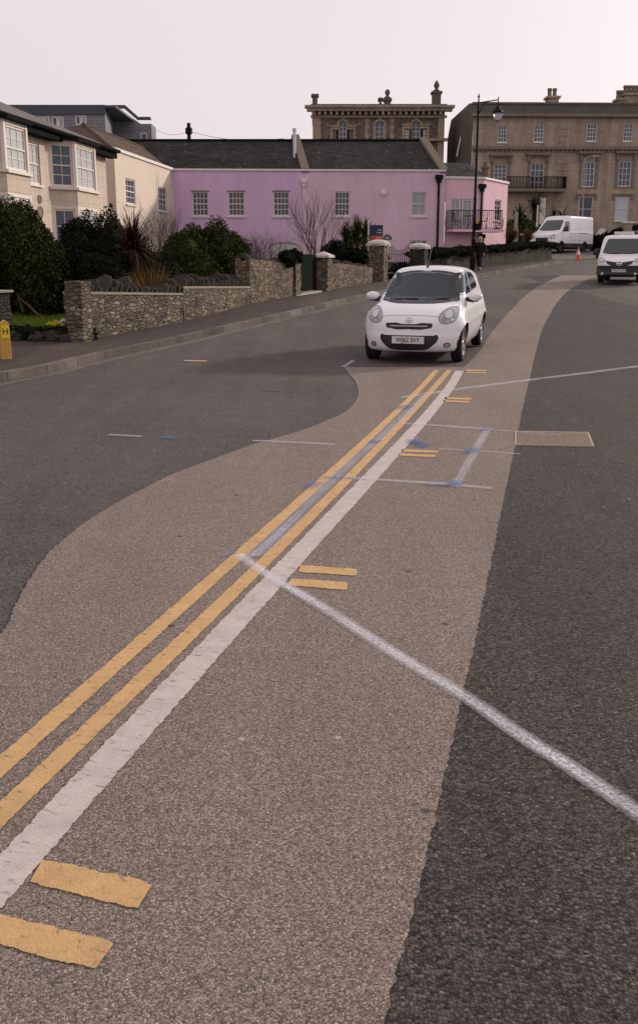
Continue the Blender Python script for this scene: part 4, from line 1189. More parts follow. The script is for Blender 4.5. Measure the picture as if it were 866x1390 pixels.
def shrink(poly, d):
    P_ = np.array(poly); c = P_.mean(0); n = len(P_); out = []
    area = sum(P_[i][0]*P_[(i+1)%n][1]-P_[(i+1)%n][0]*P_[i][1] for i in range(n))
    sg = 1 if area > 0 else -1
    for i in range(n):
        a,b,c_ = P_[i-1],P_[i],P_[(i+1)%n]
        def nr(u): 
            L = np.linalg.norm(u); return np.array([-u[1],u[0]])/L*sg if L>1e-9 else np.zeros(2)
        m = nr(b-a)+nr(c_-b); L = np.linalg.norm(m)
        out.append(tuple(b+(m/L*d if L>1e-9 else 0)))
    return out
def mirror(poly): return [(-a,b) for a,b in reversed(poly)]
def carglass(name, tint=(.50,.55,.57)):
    n = N(name); tr = n.n('ShaderNodeBsdfTransparent'); tr.inputs[0].default_value = (*tint,1)
    gl = n.n('ShaderNodeBsdfGlossy'); gl.inputs['Roughness'].default_value = .03; gl.inputs['Color'].default_value = (.80,.90,.97,1)
    fr = n.n('ShaderNodeFresnel'); fr.inputs[0].default_value = 1.5
    mx = n.n('ShaderNodeMixShader'); k = n.math('ADD', n.math('MULTIPLY',fr.outputs[0],.9), .02, True)
    n.l(k, mx.inputs[0]); n.l(tr.outputs[0], mx.inputs[1]); n.l(gl.outputs[0], mx.inputs[2]); n.l(mx.outputs[0], n.o.inputs[0]); return n.m
def paint(name, c, rough=.28):
    n = N(name)
    dirt = n.noise(3,5,.7); sep = n.n('ShaderNodeSeparateXYZ'); n.l(n.tc.outputs['Object'], sep.inputs[0])
    low = n.ramp(sep.outputs[2], [(.15,.30),(.55,.0)])
    col = n.mix(n.math('MULTIPLY', low, n.ramp(dirt,[(.3,.4),(.7,1)])), c, (.22,.19,.16))
    n.set(col, rough, n.bump(n.noise(2.5,2), .02, .01), .5)
    n.b.inputs['Coat Weight'].default_value = .6; n.b.inputs['Coat Roughness'].default_value = .08
    g = n.n('ShaderNodeNewGeometry'); dk = n.n('ShaderNodeBsdfDiffuse'); dk.inputs[0].default_value = (.02,.02,.02,1)
    mx = n.n('ShaderNodeMixShader'); n.l(g.outputs['Backfacing'], mx.inputs[0]); n.l(n.b.outputs[0], mx.inputs[1]); n.l(dk.outputs[0], mx.inputs[2]); n.l(mx.outputs[0], n.o.inputs[0])
    return n.m
M['white_paint'] = paint('white_car_paint', (.76,.74,.78))
M['van_paint'] = paint('white_van_paint', (.70,.69,.73), .35)
M['blue_paint'] = paint('dark_blue_car_paint', (.03,.045,.09))
M['carglass'] = carglass('car_glass'); M['carglass_dark'] = carglass('car_glass_dark', (.10,.12,.13))
M['blackplastic'] = plain('black_plastic', (.018,.018,.019), .55, .4, 0, .2, 9)
M['greyplastic'] = plain('dark_trim_plastic', (.03,.03,.032), .7, .3, 0, .2, 6)
M['rubber'] = plain('tyre_rubber', (.020,.019,.019), .85, .25, 0, .3, 9, .3, 60)
M['alloy'] = plain('silver_alloy', (.42,.41,.41), .35, .5, .7, .15, 9)
M['chrome'] = plain('chrome', (.65,.65,.66), .15, .5, 1, .05, 9)
M['lamp_shell'] = plain('lamp_housing', (.34,.34,.35), .2, .7, .25, .25, 12)
M['lamp_inner'] = plain('lamp_reflector', (.55,.55,.57), .3, .6, .7, .1, 20)
M['lamp_amber'] = plain('amber_lens', (.50,.22,.12), .3, .5, 0, .1, 20)
M['plate'] = plain('number_plate_white', (.62,.62,.60), .5, .4, 0, .03, 5)
M['ink'] = plain('black_lettering', (.01,.01,.01), .6, .3, 0, .05, 5)
M['seat'] = plain('seat_fabric', (.07,.07,.078), .9, .2, 0, .2, 9)
M['blackgloss'] = plain('black_gloss', (.01,.01,.012), .12, .5, 0, .1, 5)

def wheel(parent, x, y, z, r=.30, w=.19, spokes=5, rim='alloy', steer=0):
    sg = 1 if y > 0 else -1
    t = MB(); pr = [(r*.66,-w/2),(r*.93,-w/2),(r*.985,-w*.42),(r,-w*.30),(r,-w*.06),(r*.985,-w*.05),(r*.985,w*.05),(r,w*.06),(r,w*.30),(r*.985,w*.42),(r*.93,w/2),(r*.66,w/2),(r*.62,w*.3)]
    t.lathe(pr, (0,0,0), 36, 'y', False)
    m = Matrix.Translation((x,y,z)) @ Matrix.Rotation(steer,4,'Z')
    wo = t.build('wheel', M['rubber'], parent, smooth=True); 
    rm = MB(); k = sg*w/2
    rm.lathe([(r*.70,k*.98),(r*.67,k*1.0),(r*.62,k*.80),(r*.60,-k*.9)], (0,0,0), 36, 'y', False)
    hub = [(0,k*.86),(r*.10,k*.86),(r*.17,k*.74),(r*.18,k*.3)]
    rm.lathe(hub, (0,0,0), 20, 'y', False)
    for i in range(spokes):
        a0 = 2*PI*i/spokes
        for dd in (-.13,.13):
            a = a0+dd
            def q(rr,da,yy): return Vector((rr*math.sin(a+da), yy, rr*math.cos(a+da)))
            v = [q(r*.14,-.35,k*.78),q(r*.14,.35,k*.78),q(r*.64,.07,k*.86),q(r*.64,-.07,k*.86)]
            rm.prism(v, Vector((0,-k*.25,0)))
    ro = rm.build('rim', M[rim], wo)
    bk = MB(); bk.lathe([(0,k*.45),(r*.60,k*.45)], (0,0,0), 24, 'y', False); bk.build('brake_disc', M['greyplastic'], wo)
    for o in (wo,): o.data.transform(m)
    for c_ in wo.children: c_.data.transform(m)
    return wo
def ell(mb, c, r, n=14, m=10): mb.blob(c, r, n, m)

def make_micra(name, label, loc, yaw, paintmat, plate=None, group=None, cat='car'):
    root = thing(name, label, cat, loc, yaw, group, world=False)
    def f(x,y,z):
        ay = np.abs(y)
        zz = np.clip(z,.15,1.3)
        Wl = .825-.11*((zz-.58)/.42)**2 + .012*np.exp(-((zz-.62)/.05)**2)
        fx = np.exp(-((x-1.17)/.42)**2)+np.exp(-((x+1.28)/.42)**2)
        Wl = Wl + .016*fx*np.exp(-((zz-.50)/.28)**2)
        Xf = 1.885-.40*(ay/.8)**3.0 - .9*np.maximum(0,z-.52)**2 - 1.4*np.maximum(0,.36-z)**2*1.2 + .018*np.exp(-((z-.36)/.13)**4)
        t = np.clip((x-1.0)/.85,0,1.3)
        Zt = np.where(x>1.0, .995-.11*t-.15*t**3.2, .995+.02*np.clip(1.0-x,0,3)) - .055*(ay/.8)**2*(1+.6*t) - .05*(ay/.8)**6
        Xr = -1.885+.27*(ay/.8)**3+.35*np.maximum(0,z-.6)**2
        a = smax(ay-Wl, z-Zt, .085); a = smax(a, x-Xf, .10); a = smax(a, Xr-x, .10); a = smax(a, .19-z+.02*np.maximum(0,x-1.2), .05)
        Wg = .755-.30*np.clip(z-.93,0,1)-.05*np.clip(np.abs(x+.45)-.9,0,2)**1.5
        Zr = 1.51-.045*((x+.30)/.85)**2-.055*(ay/.6)**2.5
        ws = (x-1.07)*.50+(z-.955)*.866+.11*(ay/.65)**2.2
        rs = -(x+1.80)*.82+(z-.95)*.55+.08*(ay/.6)**2
        g = smax(ay-Wg, z-Zr, .11); g = smax(g, ws, .06); g = smax(g, rs, .09); g = smax(g, .55-z, .03)
        return smin(a,g,.035)
    B = Body(f, 1.05, -1.05, .62)
    # outlines
    ws = rpoly([(-.655,.965),(-.30,.945),(.30,.945),(.655,.965),(.60,1.16),(.520,1.385),(.26,1.435),(-.26,1.435),(-.520,1.385),(-.60,1.16)], [.05,.2,.2,.05,.1,.05,.2,.2,.05,.1])
    sw1 = rpoly([(.76,1.045),(-.12,1.065),(-.12,1.42),(.18,1.395),(.44,1.27)], [.03,.03,.04,.05,.08])
    sw2 = rpoly([(-.19,1.068),(-.98,1.09),(-1.07,1.16),(-.95,1.33),(-.72,1.40),(-.19,1.42)], [.03,.05,.05,.06,.06,.03])
    lower = rpoly([(-.47,.475),(.47,.475),(.445,.38),(.31,.265),(.18,.25),(-.18,.25),(-.31,.265),(-.445,.38)], [.05,.05,.05,.07,.02,.02,.07,.05])
    grille = rpoly([(-.375,.655),(-.20,.665),(-.12,.645),(.12,.645),(.20,.665),(.375,.655),(.36,.60),(.2,.575),(-.2,.575),(-.36,.60)], .02)
    holes = [(shrink(ws,.035),'front',1)]+[(shrink(p,.03),'side',s_) for p in (sw1,sw2) for s_ in (1,-1)]
    B.mesh('body', paintmat, root, holes, [(1.22,.30),(-1.23,.30)], .345)
    wso = B.decal('windscreen', ws, 'front', M['carglass'], root, off=.0015)
    # black band along the screen edge
    def ringdecal(nm, outer, inner, axis, mat, parent, sgn=1, off=.003):
        mb = MB(); n_ = len(outer); a = B.project(outer,axis,sgn); b = B.project(inner,axis,sgn); na, nb = B.normal(a), B.normal(b)
        for p,q in ((a,na),(b,nb)):
            for i in range(n_): mb.v.append(tuple(p[i]+q[i]*off))
        for i in range(n_): j=(i+1)%n_; mb.f.append((i,j,n_+j,n_+i))
        return mb.build(nm, mat, parent, recalc=False)
    ringdecal('screen_seal', shrink(ws,-.004), shrink(ws,.022), 'front', M['blackplastic'], wso)
    for sg in (1,-1):
        for p in (sw1,sw2):
            wd = B.decal('side_window', p, 'side', M['carglass'], root, sg, .0015); ringdecal('window_seal', shrink(p,-.006), shrink(p,.02), 'side', M['blackplastic'], wd, sg)
        # door
        sm = MB()
        B.seam('', [(.80,.97),(.84,.70),(.80,.34)], 'side', None, None, .007, sg, .002, sm)
        B.seam('', [(-.155,1.43),(-.155,.9),(-.16,.34)], 'side', None, None, .007, sg, .002, sm)
        B.seam('', [(-1.0,1.08),(-1.02,.86),(-.88,.60),(-.80,.34)], 'side', None, None, .007, sg, .002, sm)
        B.seam('', [(.80,.34),(-.80,.34)], 'side', None, None, .006, sg, .002, sm)
        sm.build('door_seam', M['blackplastic'], root, recalc=False)
        for xh in (-.02,-.86):
            p = B.project([(xh,.905)],'side',sg)[0]; h = MB(); h.tube([Vector((xh-.10,p[1],.9)),Vector((xh-.07,p[1]+sg*.035,.905)),Vector((xh+.07,p[1]+sg*.035,.905)),Vector((xh+.10,p[1],.9))],.016,8); h.build('door_handle', paintmat, root, smooth=True)
        # mirror
        mi = MB(); c_ = Vector((.60,sg*.885,1.02)); ell(mi, c_, (.075,.125,.075)); mo = mi.build('wing_mirror', paintmat, root, smooth=True)
        mi = MB(); mi.tube([(.62,sg*.73,.985),(.60,sg*.80,.965),(.60,sg*.94,.965)], [.035,.04,.03], 10); mi.build('mirror_base', M['blackplastic'], mo, smooth=True)
        # headlight
        hl = [(sg*a_,b_) for a_,b_ in ((.445,.71),(.455,.80),(.53,.885),(.63,.915),(.715,.90),(.745,.84),(.735,.74),(.69,.665),(.60,.632),(.50,.645))]
        hl = [(sg*.605+(a_-sg*.605)*.93, .775+(b_-.775)*.88) for a_,b_ in hl]
        if sg<0: hl = list(reversed(hl))
        hl = rpoly(hl,.06,4)
        ho = B.decal('headlight', hl, 'front', M['lamp_shell'], root, off=.006, grid=.03)
        for (cy,cz,r_,mt,nm) in ((.60,.795,.062,'lamp_inner','reflector'),(.54,.715,.024,'lamp_amber','indicator'),(.655,.715,.028,'lamp_inner','reflector')):
            pp_ = [(sg*cy+math.cos(k*PI/10)*r_*sg*-1, cz+math.sin(k*PI/10)*r_) for k in range(20)]
            B.decal(nm, pp_, 'front', M[mt], ho, off=.010, grid=.05, skirt=.0)
            ringdecal('lamp_ring', pp_, [((a_-sg*cy)*1.08+sg*cy,(b_-cz)*1.08+cz) for a_,b_ in pp_], 'front', M['greyplastic'] , ho, 1, .012)
        ringdecal('headlight_rim', shrink(hl,-.003), shrink(hl,.003), 'front', M['greyplastic'], ho, 1, .0065)
        # fog light
        pp_ = [(sg*.60+math.cos(k*PI/8)*.052, .315+math.sin(k*PI/8)*.042) for k in range(16)]
        fo = B.decal('fog_light', pp_, 'front', M['blackplastic'], root, off=.003, skirt=0)
        pp_ = [(sg*.60+math.cos(k*PI/8)*.034, .315+math.sin(k*PI/8)*.028) for k in range(16)]
        B.decal('lens', pp_, 'front', M['lamp_inner'], fo, off=.006, skirt=0)
        # arch lips and liners
        for xw in (1.22,-1.23):
            li = MB(); k0 = len(li.v); n_ = 30
            pts = [(xw+.345*math.cos(t),.30+.345*math.sin(t)) for t in np.linspace(-.28,PI+.28,n_)]
            W3 = B.project(pts,'side',sg)
            for p in W3: li.v.append(tuple(p+np.array([0,sg*.002,0]))); 
            for p in W3: li.v.append((p[0],p[1]*.62,p[2]))
            for i in range(n_-1): li.f.append((i,i+1,n_+i+1,n_+i))
            li.f.append(tuple(n_+i for i in range(n_)))
            li.build('arch_liner', M['greyplastic'], root, recalc=False)
        for xw in (1.22,-1.23): wheel(root, xw, sg*.715, .30, .30, .18, 6)
        # tail light
        tl = rpoly([(-1.60,1.0),(-1.78,.98),(-1.80,.72),(-1.68,.70)],.04); M.setdefault('tail_red', plain('red_lens',(.35,.02,.02),.2,.6,0,.1,9)); B.decal('tail_light', tl, 'side', M['tail_red'], root, sg, .004)
    lo = B.decal('lower_intake', lower, 'front', M['blackplastic'], root, off=.003)
    ringdecal('intake_rim', shrink(lower,-.012), shrink(lower,.006), 'front', M['greyplastic'], lo, 1, .0045)
    gl = B.decal('grille', grille, 'front', M['blackplastic'], root, off=.003)
    ringdecal('grille_trim', shrink(grille,-.008), shrink(grille,.006), 'front', M['chrome'] if False else M['greyplastic'], gl, 1, .0045)
    cr = MB(); B.seam('', [(-.30,.622),(.30,.622)], 'front', None, None, .014, 1, .008, cr); cr.build('chrome_bar', M['alloy'], gl, recalc=False)
    # badge: ring with a bar
    p = B.project([(0,.715)],'front')[0]; nn = B.normal(np.array([p]))[0]; bd = MB(); c_ = Vector(p)+Vector(nn)*.012
    tz = Vector((0,1,0)); tu = Vector(nn).cross(tz)*-1; 
    bd.tube([c_+tz*math.cos(k*PI/10)*.052+tu*math.sin(k*PI/10)*.045 for k in range(21)], .007, 6)
    bd.obox(c_-tz*.062-tu*.009-Vector(nn)*.004, tz*.124, tu*.018, Vector(nn)*.009); bd.build('badge', M['chrome'], root)
    sm = MB(); B.seam('', [(-.50,.755),(-.3,.775),(0,.785),(.3,.775),(.50,.755)], 'front', None, None, .007, 1, .002, sm)
    sm.build('bonnet_seam', M['blackplastic'], root, recalc=False)
    sm = MB()
    for s_ in (1,-1): B.seam('', [(1.62,s_*.52),(1.45,s_*.66),(1.15,s_*.70),(.98,s_*.68)], 'top', None, None, .006, 1, .002, sm)
    sm.build('bonnet_shut_line', M['blackplastic'], root, recalc=False)
    sm = MB(); B.seam('', [(-.80,.50),(-.6,.52),(0,.535),(.6,.52),(.80,.50)], 'front', None, None, .004, 1, .0015, sm)
    # number plate
    if plate is not None:
        px_ = B.project([(0,.40)],'front')[0][0]+.028
        pm = MB(); pm.obox((px_-.03,-.26,.345), (0,.52,0), (0,0,.112), (.03,0,0)); po = pm.build('number_plate', M['plate'], root, bevel=.004)
        if plate: textmesh(plate, .098, Vector((px_+.0015,0,.400)), Matrix.Rotation(PI/2,4,'Z')@Matrix.Rotation(PI/2,4,'X'), M['ink'], 'plate_lettering', po, .001, .93)
    # cowl, wipers
    cw_ = rpoly([(-.66,.985),(-.3,.962),(.3,.962),(.66,.985),(.66,.968),(.3,.942),(-.3,.942),(-.66,.968)],.008)
    B.decal('scuttle', cw_, 'front', M['blackplastic'], root, off=.006)
    for a_,b_ in (((-.50,.975),(.02,.99)),((.05,.975),(.52,.995))):
        ps_ = B.project([a_,((a_[0]+b_[0])/2,(a_[1]+b_[1])/2+.004),b_],'front'); wm = MB(); wm.tube([Vector(q)+Vector((.012,0,.016)) for q in ps_], .009, 6); wm.build('wiper', M['blackplastic'], root)
    # aerial
    am = MB(); tp = B.project([(.10,-.02)],'top')[0]; am.lathe([(.025,0),(.02,.03),(.008,.04)], tp, 10); am.tube([Vector(tp)+Vector((0,0,.03)), Vector(tp)+Vector((-.42,0,.36))], .004, 5); am.build('aerial', M['blackplastic'], root)
    # underside and interior
    ub = MB(); ub.box((0,0,.25),(3.1,1.1,.10)); ub.build('underbody', M['blackplastic'], root)
    it = MB(); it.box((-.25,0,.50),(2.3,1.36,.05)); it.build('floor_pan', M['seat'], root)
    ds = MB(); ds.prism([(1.05,-.66,.93),(.72,-.66,.955),(.62,-.66,.86),(.66,-.66,.55),(1.05,-.66,.55)], (0,1.32,0)); ds.build('dashboard', M['greyplastic'], root, bevel=.03)
    for sx,sy in ((-.02,.34),(-.02,-.34)):
        st = MB(); st.box((sx,sy,.66),(.50,.48,.2)); st.obox((sx-.30,sy-.23,.68),(.0,.46,0),(-.16,0,.50),(.12,0,.03)); so_ = st.build('front_seat', M['seat'], root, bevel=.05)
        hr = MB(); ell(hr,(sx-.44,sy,1.26),(.06,.13,.10)); hr.build('headrest', M['seat'], so_, smooth=True)
    st = MB(); st.box((-.95,0,.66),(.45,1.2,.2)); st.obox((-1.15,-.60,.70),(0,1.2,0),(-.16,0,.40),(.12,0,.03)); so_ = st.build('rear_seat', M['seat'], root, bevel=.05)
    for sy in (-.36,.36): hr = MB(); ell(hr,(-1.28,sy,1.15),(.06,.13,.09)); hr.build('headrest', M['seat'], so_, smooth=True)
    wm = MB(); c_ = Vector((.48,-.34,.93)); ax1 = Vector((0,1,0)); ax2 = Vector((-.42,0,.9)).normalized()
    wm.tube([c_+ax1*math.cos(k*PI/12)*.18+ax2*math.sin(k*PI/12)*.18 for k in range(25)], .014, 8)
    for k in (0,1,1.5): wm.tube([c_, c_+ax1*math.cos(k*PI)*.18+ax2*math.sin(k*PI)*.18], .014, 6)
    wm.tube([c_, c_+Vector((.25,0,-.15))], .03, 8); wm.build('steering_wheel', M['blackplastic'], root)
    rm = MB(); rm.box((.36,0,1.335),(.03,.24,.06)); rm.build('rear_view_mirror', M['blackplastic'], root, bevel=.01)
    tx = MB(); tx.box((.80,.12,.975),(.05,.09,.005)); 
    return root
# contact points measured from the photograph
fl_ = G(622,489); fr_ = G(506,487.5)
mid = (fl_+fr_)/2; yaw = math.atan2(-1, -.295)
ax = Vector((math.cos(yaw), math.sin(yaw),0))
cc = mid - ax*1.22; cc.z = zg(cc.y)+.005
print('micra', fl_, fr_, cc, math.degrees(yaw))
car = make_micra('parked_car', 'white small hatchback facing the camera beside the end of the double yellow lines', (cc.x,cc.y,cc.z), yaw, M['white_paint'], 'WJ62 SVY')
car.rotation_euler = (0, .024, yaw)
car.location.z = (zg(mid.y)+zg((cc-ax*1.23).y))/2+.002

def make_van(name, label, loc, yaw, p, group=None):
    """p: dimensions of the van"""
    root = thing(name, label, 'van', loc, yaw, group, world=False)
    L, W, H = p['L'], p['W'], p['H']; xb = L/2; hz = p['hood']; wr_ = p['wr']; big = p['big']
    cx, cz = p['cowl']; tx, tz = p['top']; nx,nz = (tz-cz),-(tx-cx); ln = math.hypot(nx,nz); nx/=ln; nz/=ln
    gz = p['bump']
    def f(x,y,z):
        ay = np.abs(y); hw = W/2
        Wl = hw-.05*np.clip((.55-z)/.35,0,1)**2-(.07*np.clip((z-1.0)/(H-1.0),0,1)**1.5)*(1.0 if big else 1.5)
        Xf = xb-(.30 if big else .34)*(ay/hw)**3-.25*np.maximum(0,z-gz)**1.5-.5*np.maximum(0,.45-z)**2
        t = np.clip((x-cx)/(xb-cx),0,1.2)
        Zh = cz-(cz-hz)*t**1.6-.05*(ay/hw)**2-.03*t
        low = smax(ay-Wl, np.where(x>cx,z-Zh,z-(cz+.02)), .10); low = smax(low, x-Xf, .12)
        low = smax(low,-xb-x+.03*(ay/hw)**4,.06); low = smax(low,.26-z,.05)
        Zr = H-.05*(ay/hw)**4-.04*np.clip((x-(tx-1.0))/1.0,0,2)**2*(1.6 if big else .8)-.03*(ay/hw)**2
        up = smax(ay-Wl, z-Zr, .12); wsf = (x-cx)*nx+(z-cz)*nz+.10*(ay/hw)**3
        up = smax(up, wsf, .10); up = smax(up,-xb-x+.03*(ay/hw)**4,.06); up = smax(up,.3-z,.05)
        return smin(low,up,.05)
    B = Body(f, xb-1.2, -xb+.6, .75 if not big else .95, 200, 60, 130, 30)
    whs = [(p['wx'][0],p['r']),(p['wx'][1],p['r'])]
    B.mesh('body', p['paint'], root, [], whs, wr_, p.get('split'))
    ws = rpoly(p['ws'],.06); B.decal('windscreen', ws, 'front', M['carglass_dark2'], root, off=.004, grid=.06)
    return root, B
M['carglass_dark2'] = glossglass('van_glass', (.03,.035,.04), .05)
def van_common(root, B, p):
    for sg in (1,-1):
        for xw in p['wx']:
            li = MB(); n_ = 26
            pts = [(xw+p['wr']*math.cos(t),p['r']+p['wr']*math.sin(t)) for t in np.linspace(-.1,PI+.1,n_)]
            W3 = B.project(pts,'side',sg)
            for q in W3: li.v.append(tuple(q+np.array([0,sg*.002,0])))
            for q in W3: li.v.append((q[0],q[1]*.62,q[2]))
            for i in range(n_-1): li.f.append((i,i+1,n_+i+1,n_+i))
            li.f.append(tuple(n_+i for i in range(n_))); li.build('arch_liner', M['greyplastic'], root, recalc=False)
            wheel(root, xw, sg*(p['W']/2-.14), p['r'], p['r'], .2, 8, 'greyplastic')
        B.decal('side_window', rpoly(p['sw'],.05), 'side', M['carglass_dark2'], root, sg, .004, .06)
        x0 = p['mir'][0]; mi = MB(); mi.obox((x0-.09,sg*(p['W']/2+.05),p['mir'][1]),(.18,0,0),(0,sg*.20,0),(0,0,p['mir'][2])); mo = mi.build('wing_mirror', M['blackplastic'], root, bevel=.04)
        mi = MB(); mi.tube([(x0,sg*(p['W']/2-.05),p['mir'][1]+.04),(x0,sg*(p['W']/2+.08),p['mir'][1]+.06)], .035, 8); mi.build('mirror_arm', M['blackplastic'], mo)
        sm = MB()
        for l_ in p['seams']: B.seam('', l_, 'side', None, None, .014, sg, .003, sm)
        sm.build('door_seam', M['blackplastic'], root, recalc=False)
        hl = [(sg*a,b) for a,b in p['hl']]
        if sg < 0: hl.reverse()
        ho = B.decal('headlight', rpoly(hl,.03), 'front', M['lamp_shell'], root, off=.006)
        c_ = p['hlc']; pp_ = [(sg*c_[0]+math.cos(k*PI/8)*c_[2], c_[1]+math.sin(k*PI/8)*c_[2]*.8) for k in range(16)]
        B.decal('reflector', pp_, 'front', M['lamp_inner'], ho, off=.012, skirt=0)
    ub = MB(); ub.box((0,0,.33),(p['L']-.8,p['W']-.7,.2)); ub.build('underbody', M['blackplastic'], root)

# small white panel van, front half in view at the right edge
p = dict(split=[('front_bumper',M['greyplastic'],lambda C:(C[:,0]>1.82)&(C[:,2]<.66)),('sill',M['greyplastic'],lambda C:(C[:,2]<.33)&(C[:,0]<=1.82))],L=4.40,W=1.695,H=1.86,hood=.80,cowl=(1.50,1.06),top=(.78,1.74),bump=.60,wr=.35,r=.305,big=False,wx=(1.45,-1.28),paint=M['van_paint'],
  ws=[(-.72,1.13),(-.35,1.09),(.35,1.09),(.72,1.13),(.64,1.50),(.57,1.68),(-.57,1.68),(-.64,1.50)],
  sw=[(1.22,1.16),(.30,1.14),(.30,1.62),(.66,1.62)], mir=(1.05,1.06,.20),
  seams=[[(.22,1.70),(.22,.9),(.20,.36)],[(1.10,1.1),(1.14,.8),(1.0,.36)],[(-.75,1.72),(-.75,.36)],[(.22,1.15),(-1.9,1.12)]],
  hl=[(.50,.80),(.56,.92),(.72,1.00),(.80,.97),(.80,.83),(.70,.76)], hlc=(.66,.86,.06))
vp = G(839.5,386.5); vyaw = math.atan2(-1,-.40); axv = Vector((math.cos(vyaw),math.sin(vyaw),0)); vc = vp-axv*1.62
van, B = make_van('parked_van', 'small white panel van with black lower bumper facing the camera at the right edge', (vc.x,vc.y,zg(vc.y)), vyaw, p)
van_common(van, B, p)
gl = B.decal('grille', rpoly([(-.52,.84),(-.14,.78),(.14,.78),(.52,.84),(.44,.72),(.18,.62),(-.18,.62),(-.44,.72)],.03), 'front', M['blackplastic'], van, off=.01)
q = B.project([(0,.735)],'front')[0]; bd = MB(); c_ = Vector(q)+Vector((.025,0,0))
bd.tube([c_+Vector((0,math.cos(k*PI/10)*.085,math.sin(k*PI/10)*.075)) for k in range(21)], .013, 6); bd.obox(c_+Vector((-.006,-.10,-.016)),(0,.20,0),(0,0,.032),(.014,0,0)); bd.build('badge', M['chrome'], van)
q = B.project([(0,.46)],'front')[0]; pm = MB(); pm.obox((q[0]+.012,-.26,.42),(0,.52,0),(0,0,.11),(.02,0,0)); po = pm.build('number_plate', M['plate'], van)
textmesh('WG14 UTW', .098, Vector((q[0]+.034,0,.475)), Matrix.Rotation(PI/2,4,'Z')@Matrix.Rotation(PI/2,4,'X'), M['ink'], 'plate_lettering', po, .001, .93)
for sg in (1,-1):
    pp_ = [(sg*.60+math.cos(k*PI/8)*.05,.34+math.sin(k*PI/8)*.045) for k in range(16)]; B.decal('fog_light', pp_, 'front', M['lamp_inner'], van, off=.02)
rb = MB(); tp = B.project([(.2,-.05)],'top')[0]; rb.box((tp[0],-.05,tp[2]+.06),(.25,.72,.10)); rb.box((tp[0],-.05,tp[2]+.005),(.15,.5,.03)); rb.build('roof_sign', M['trim'], van, bevel=.02)
for a_,b_ in (((-.55,1.10),(.0,1.13)),((.08,1.10),(.6,1.13))):
    ps_ = B.project([a_,b_],'front'); wm = MB(); wm.tube([Vector(q)+Vector((.02,0,.016)) for q in ps_], .010, 6); wm.build('wiper', M['blackplastic'], van)

# large white van beyond the low wall
p2 = dict(split=[('front_bumper',M['greyplastic'],lambda C:(C[:,0]>2.25)&(C[:,2]<.66)),('sill',M['greyplastic'],lambda C:(C[:,2]<.62)&(C[:,0]<=2.25))],L=5.55,W=2.06,H=2.55,hood=1.18,cowl=(1.95,1.42),top=(1.02,2.26),bump=.75,wr=.42,r=.345,big=True,wx=(1.78,-1.52),paint=M['van_paint'],
  ws=[(-.84,1.52),(-.4,1.46),(.4,1.46),(.84,1.52),(.76,2.0),(.66,2.22),(-.66,2.22),(-.76,2.0)],
  sw=[(1.72,1.42),(.78,1.40),(.72,1.62),(.80,2.10),(1.12,2.10)], mir=(1.45,1.40,.38),
  seams=[[(.62,2.2),(.62,.5)],[(1.75,1.4),(1.72,.8),(1.35,.5)],[(-.62,2.25),(-.62,.5)],[(.6,1.30),(-2.6,1.30)],[(.6,.82),(-2.6,.82)],[(-2.3,2.2),(-2.3,1.4)]],
  hl=[(.55,.98),(.66,1.14),(.86,1.22),(.92,1.10),(.90,.92),(.70,.88)], hlc=(.76,1.03,.07))
rwc = P(790,343,70); vz2 = zg(70)
yaw2 = math.atan2(-.72,-.69)
axt = Vector((math.cos(yaw2),math.sin(yaw2),0))
nc = Vector((rwc.x,70,0)) + axt*1.52
# near-side wheel offset
side_n = Vector((axt.y,-axt.x,0)); side_n = side_n if side_n.y < 0 else -side_n
nc = nc - side_n*.9
van2, B2 = make_van('transit_van', 'large white high-roofed van on the junction beyond the low wall', (nc.x,nc.y,zg(nc.y)+.0), yaw2, p2)
van2.name = 'large_van'
van_common(van2, B2, p2)
B2.decal('grille', rpoly([(-.50,.98),(.50,.98),(.46,.70),(-.46,.70)],.05), 'front', M['greyplastic'], van2, off=.01, grid=.06)
for sg in (1,-1): B2.decal('side_moulding', rpoly([(.55,.62),(-1.0,.62),(-1.0,.50),(.55,.50)],.02), 'side', M['greyplastic'], van2, sg, .02); B2.decal('side_rail', rpoly([(-.75,1.335),(-2.1,1.335),(-2.1,1.29),(-.75,1.29)],.01), 'side', M['blackplastic'], van2, sg, .01)
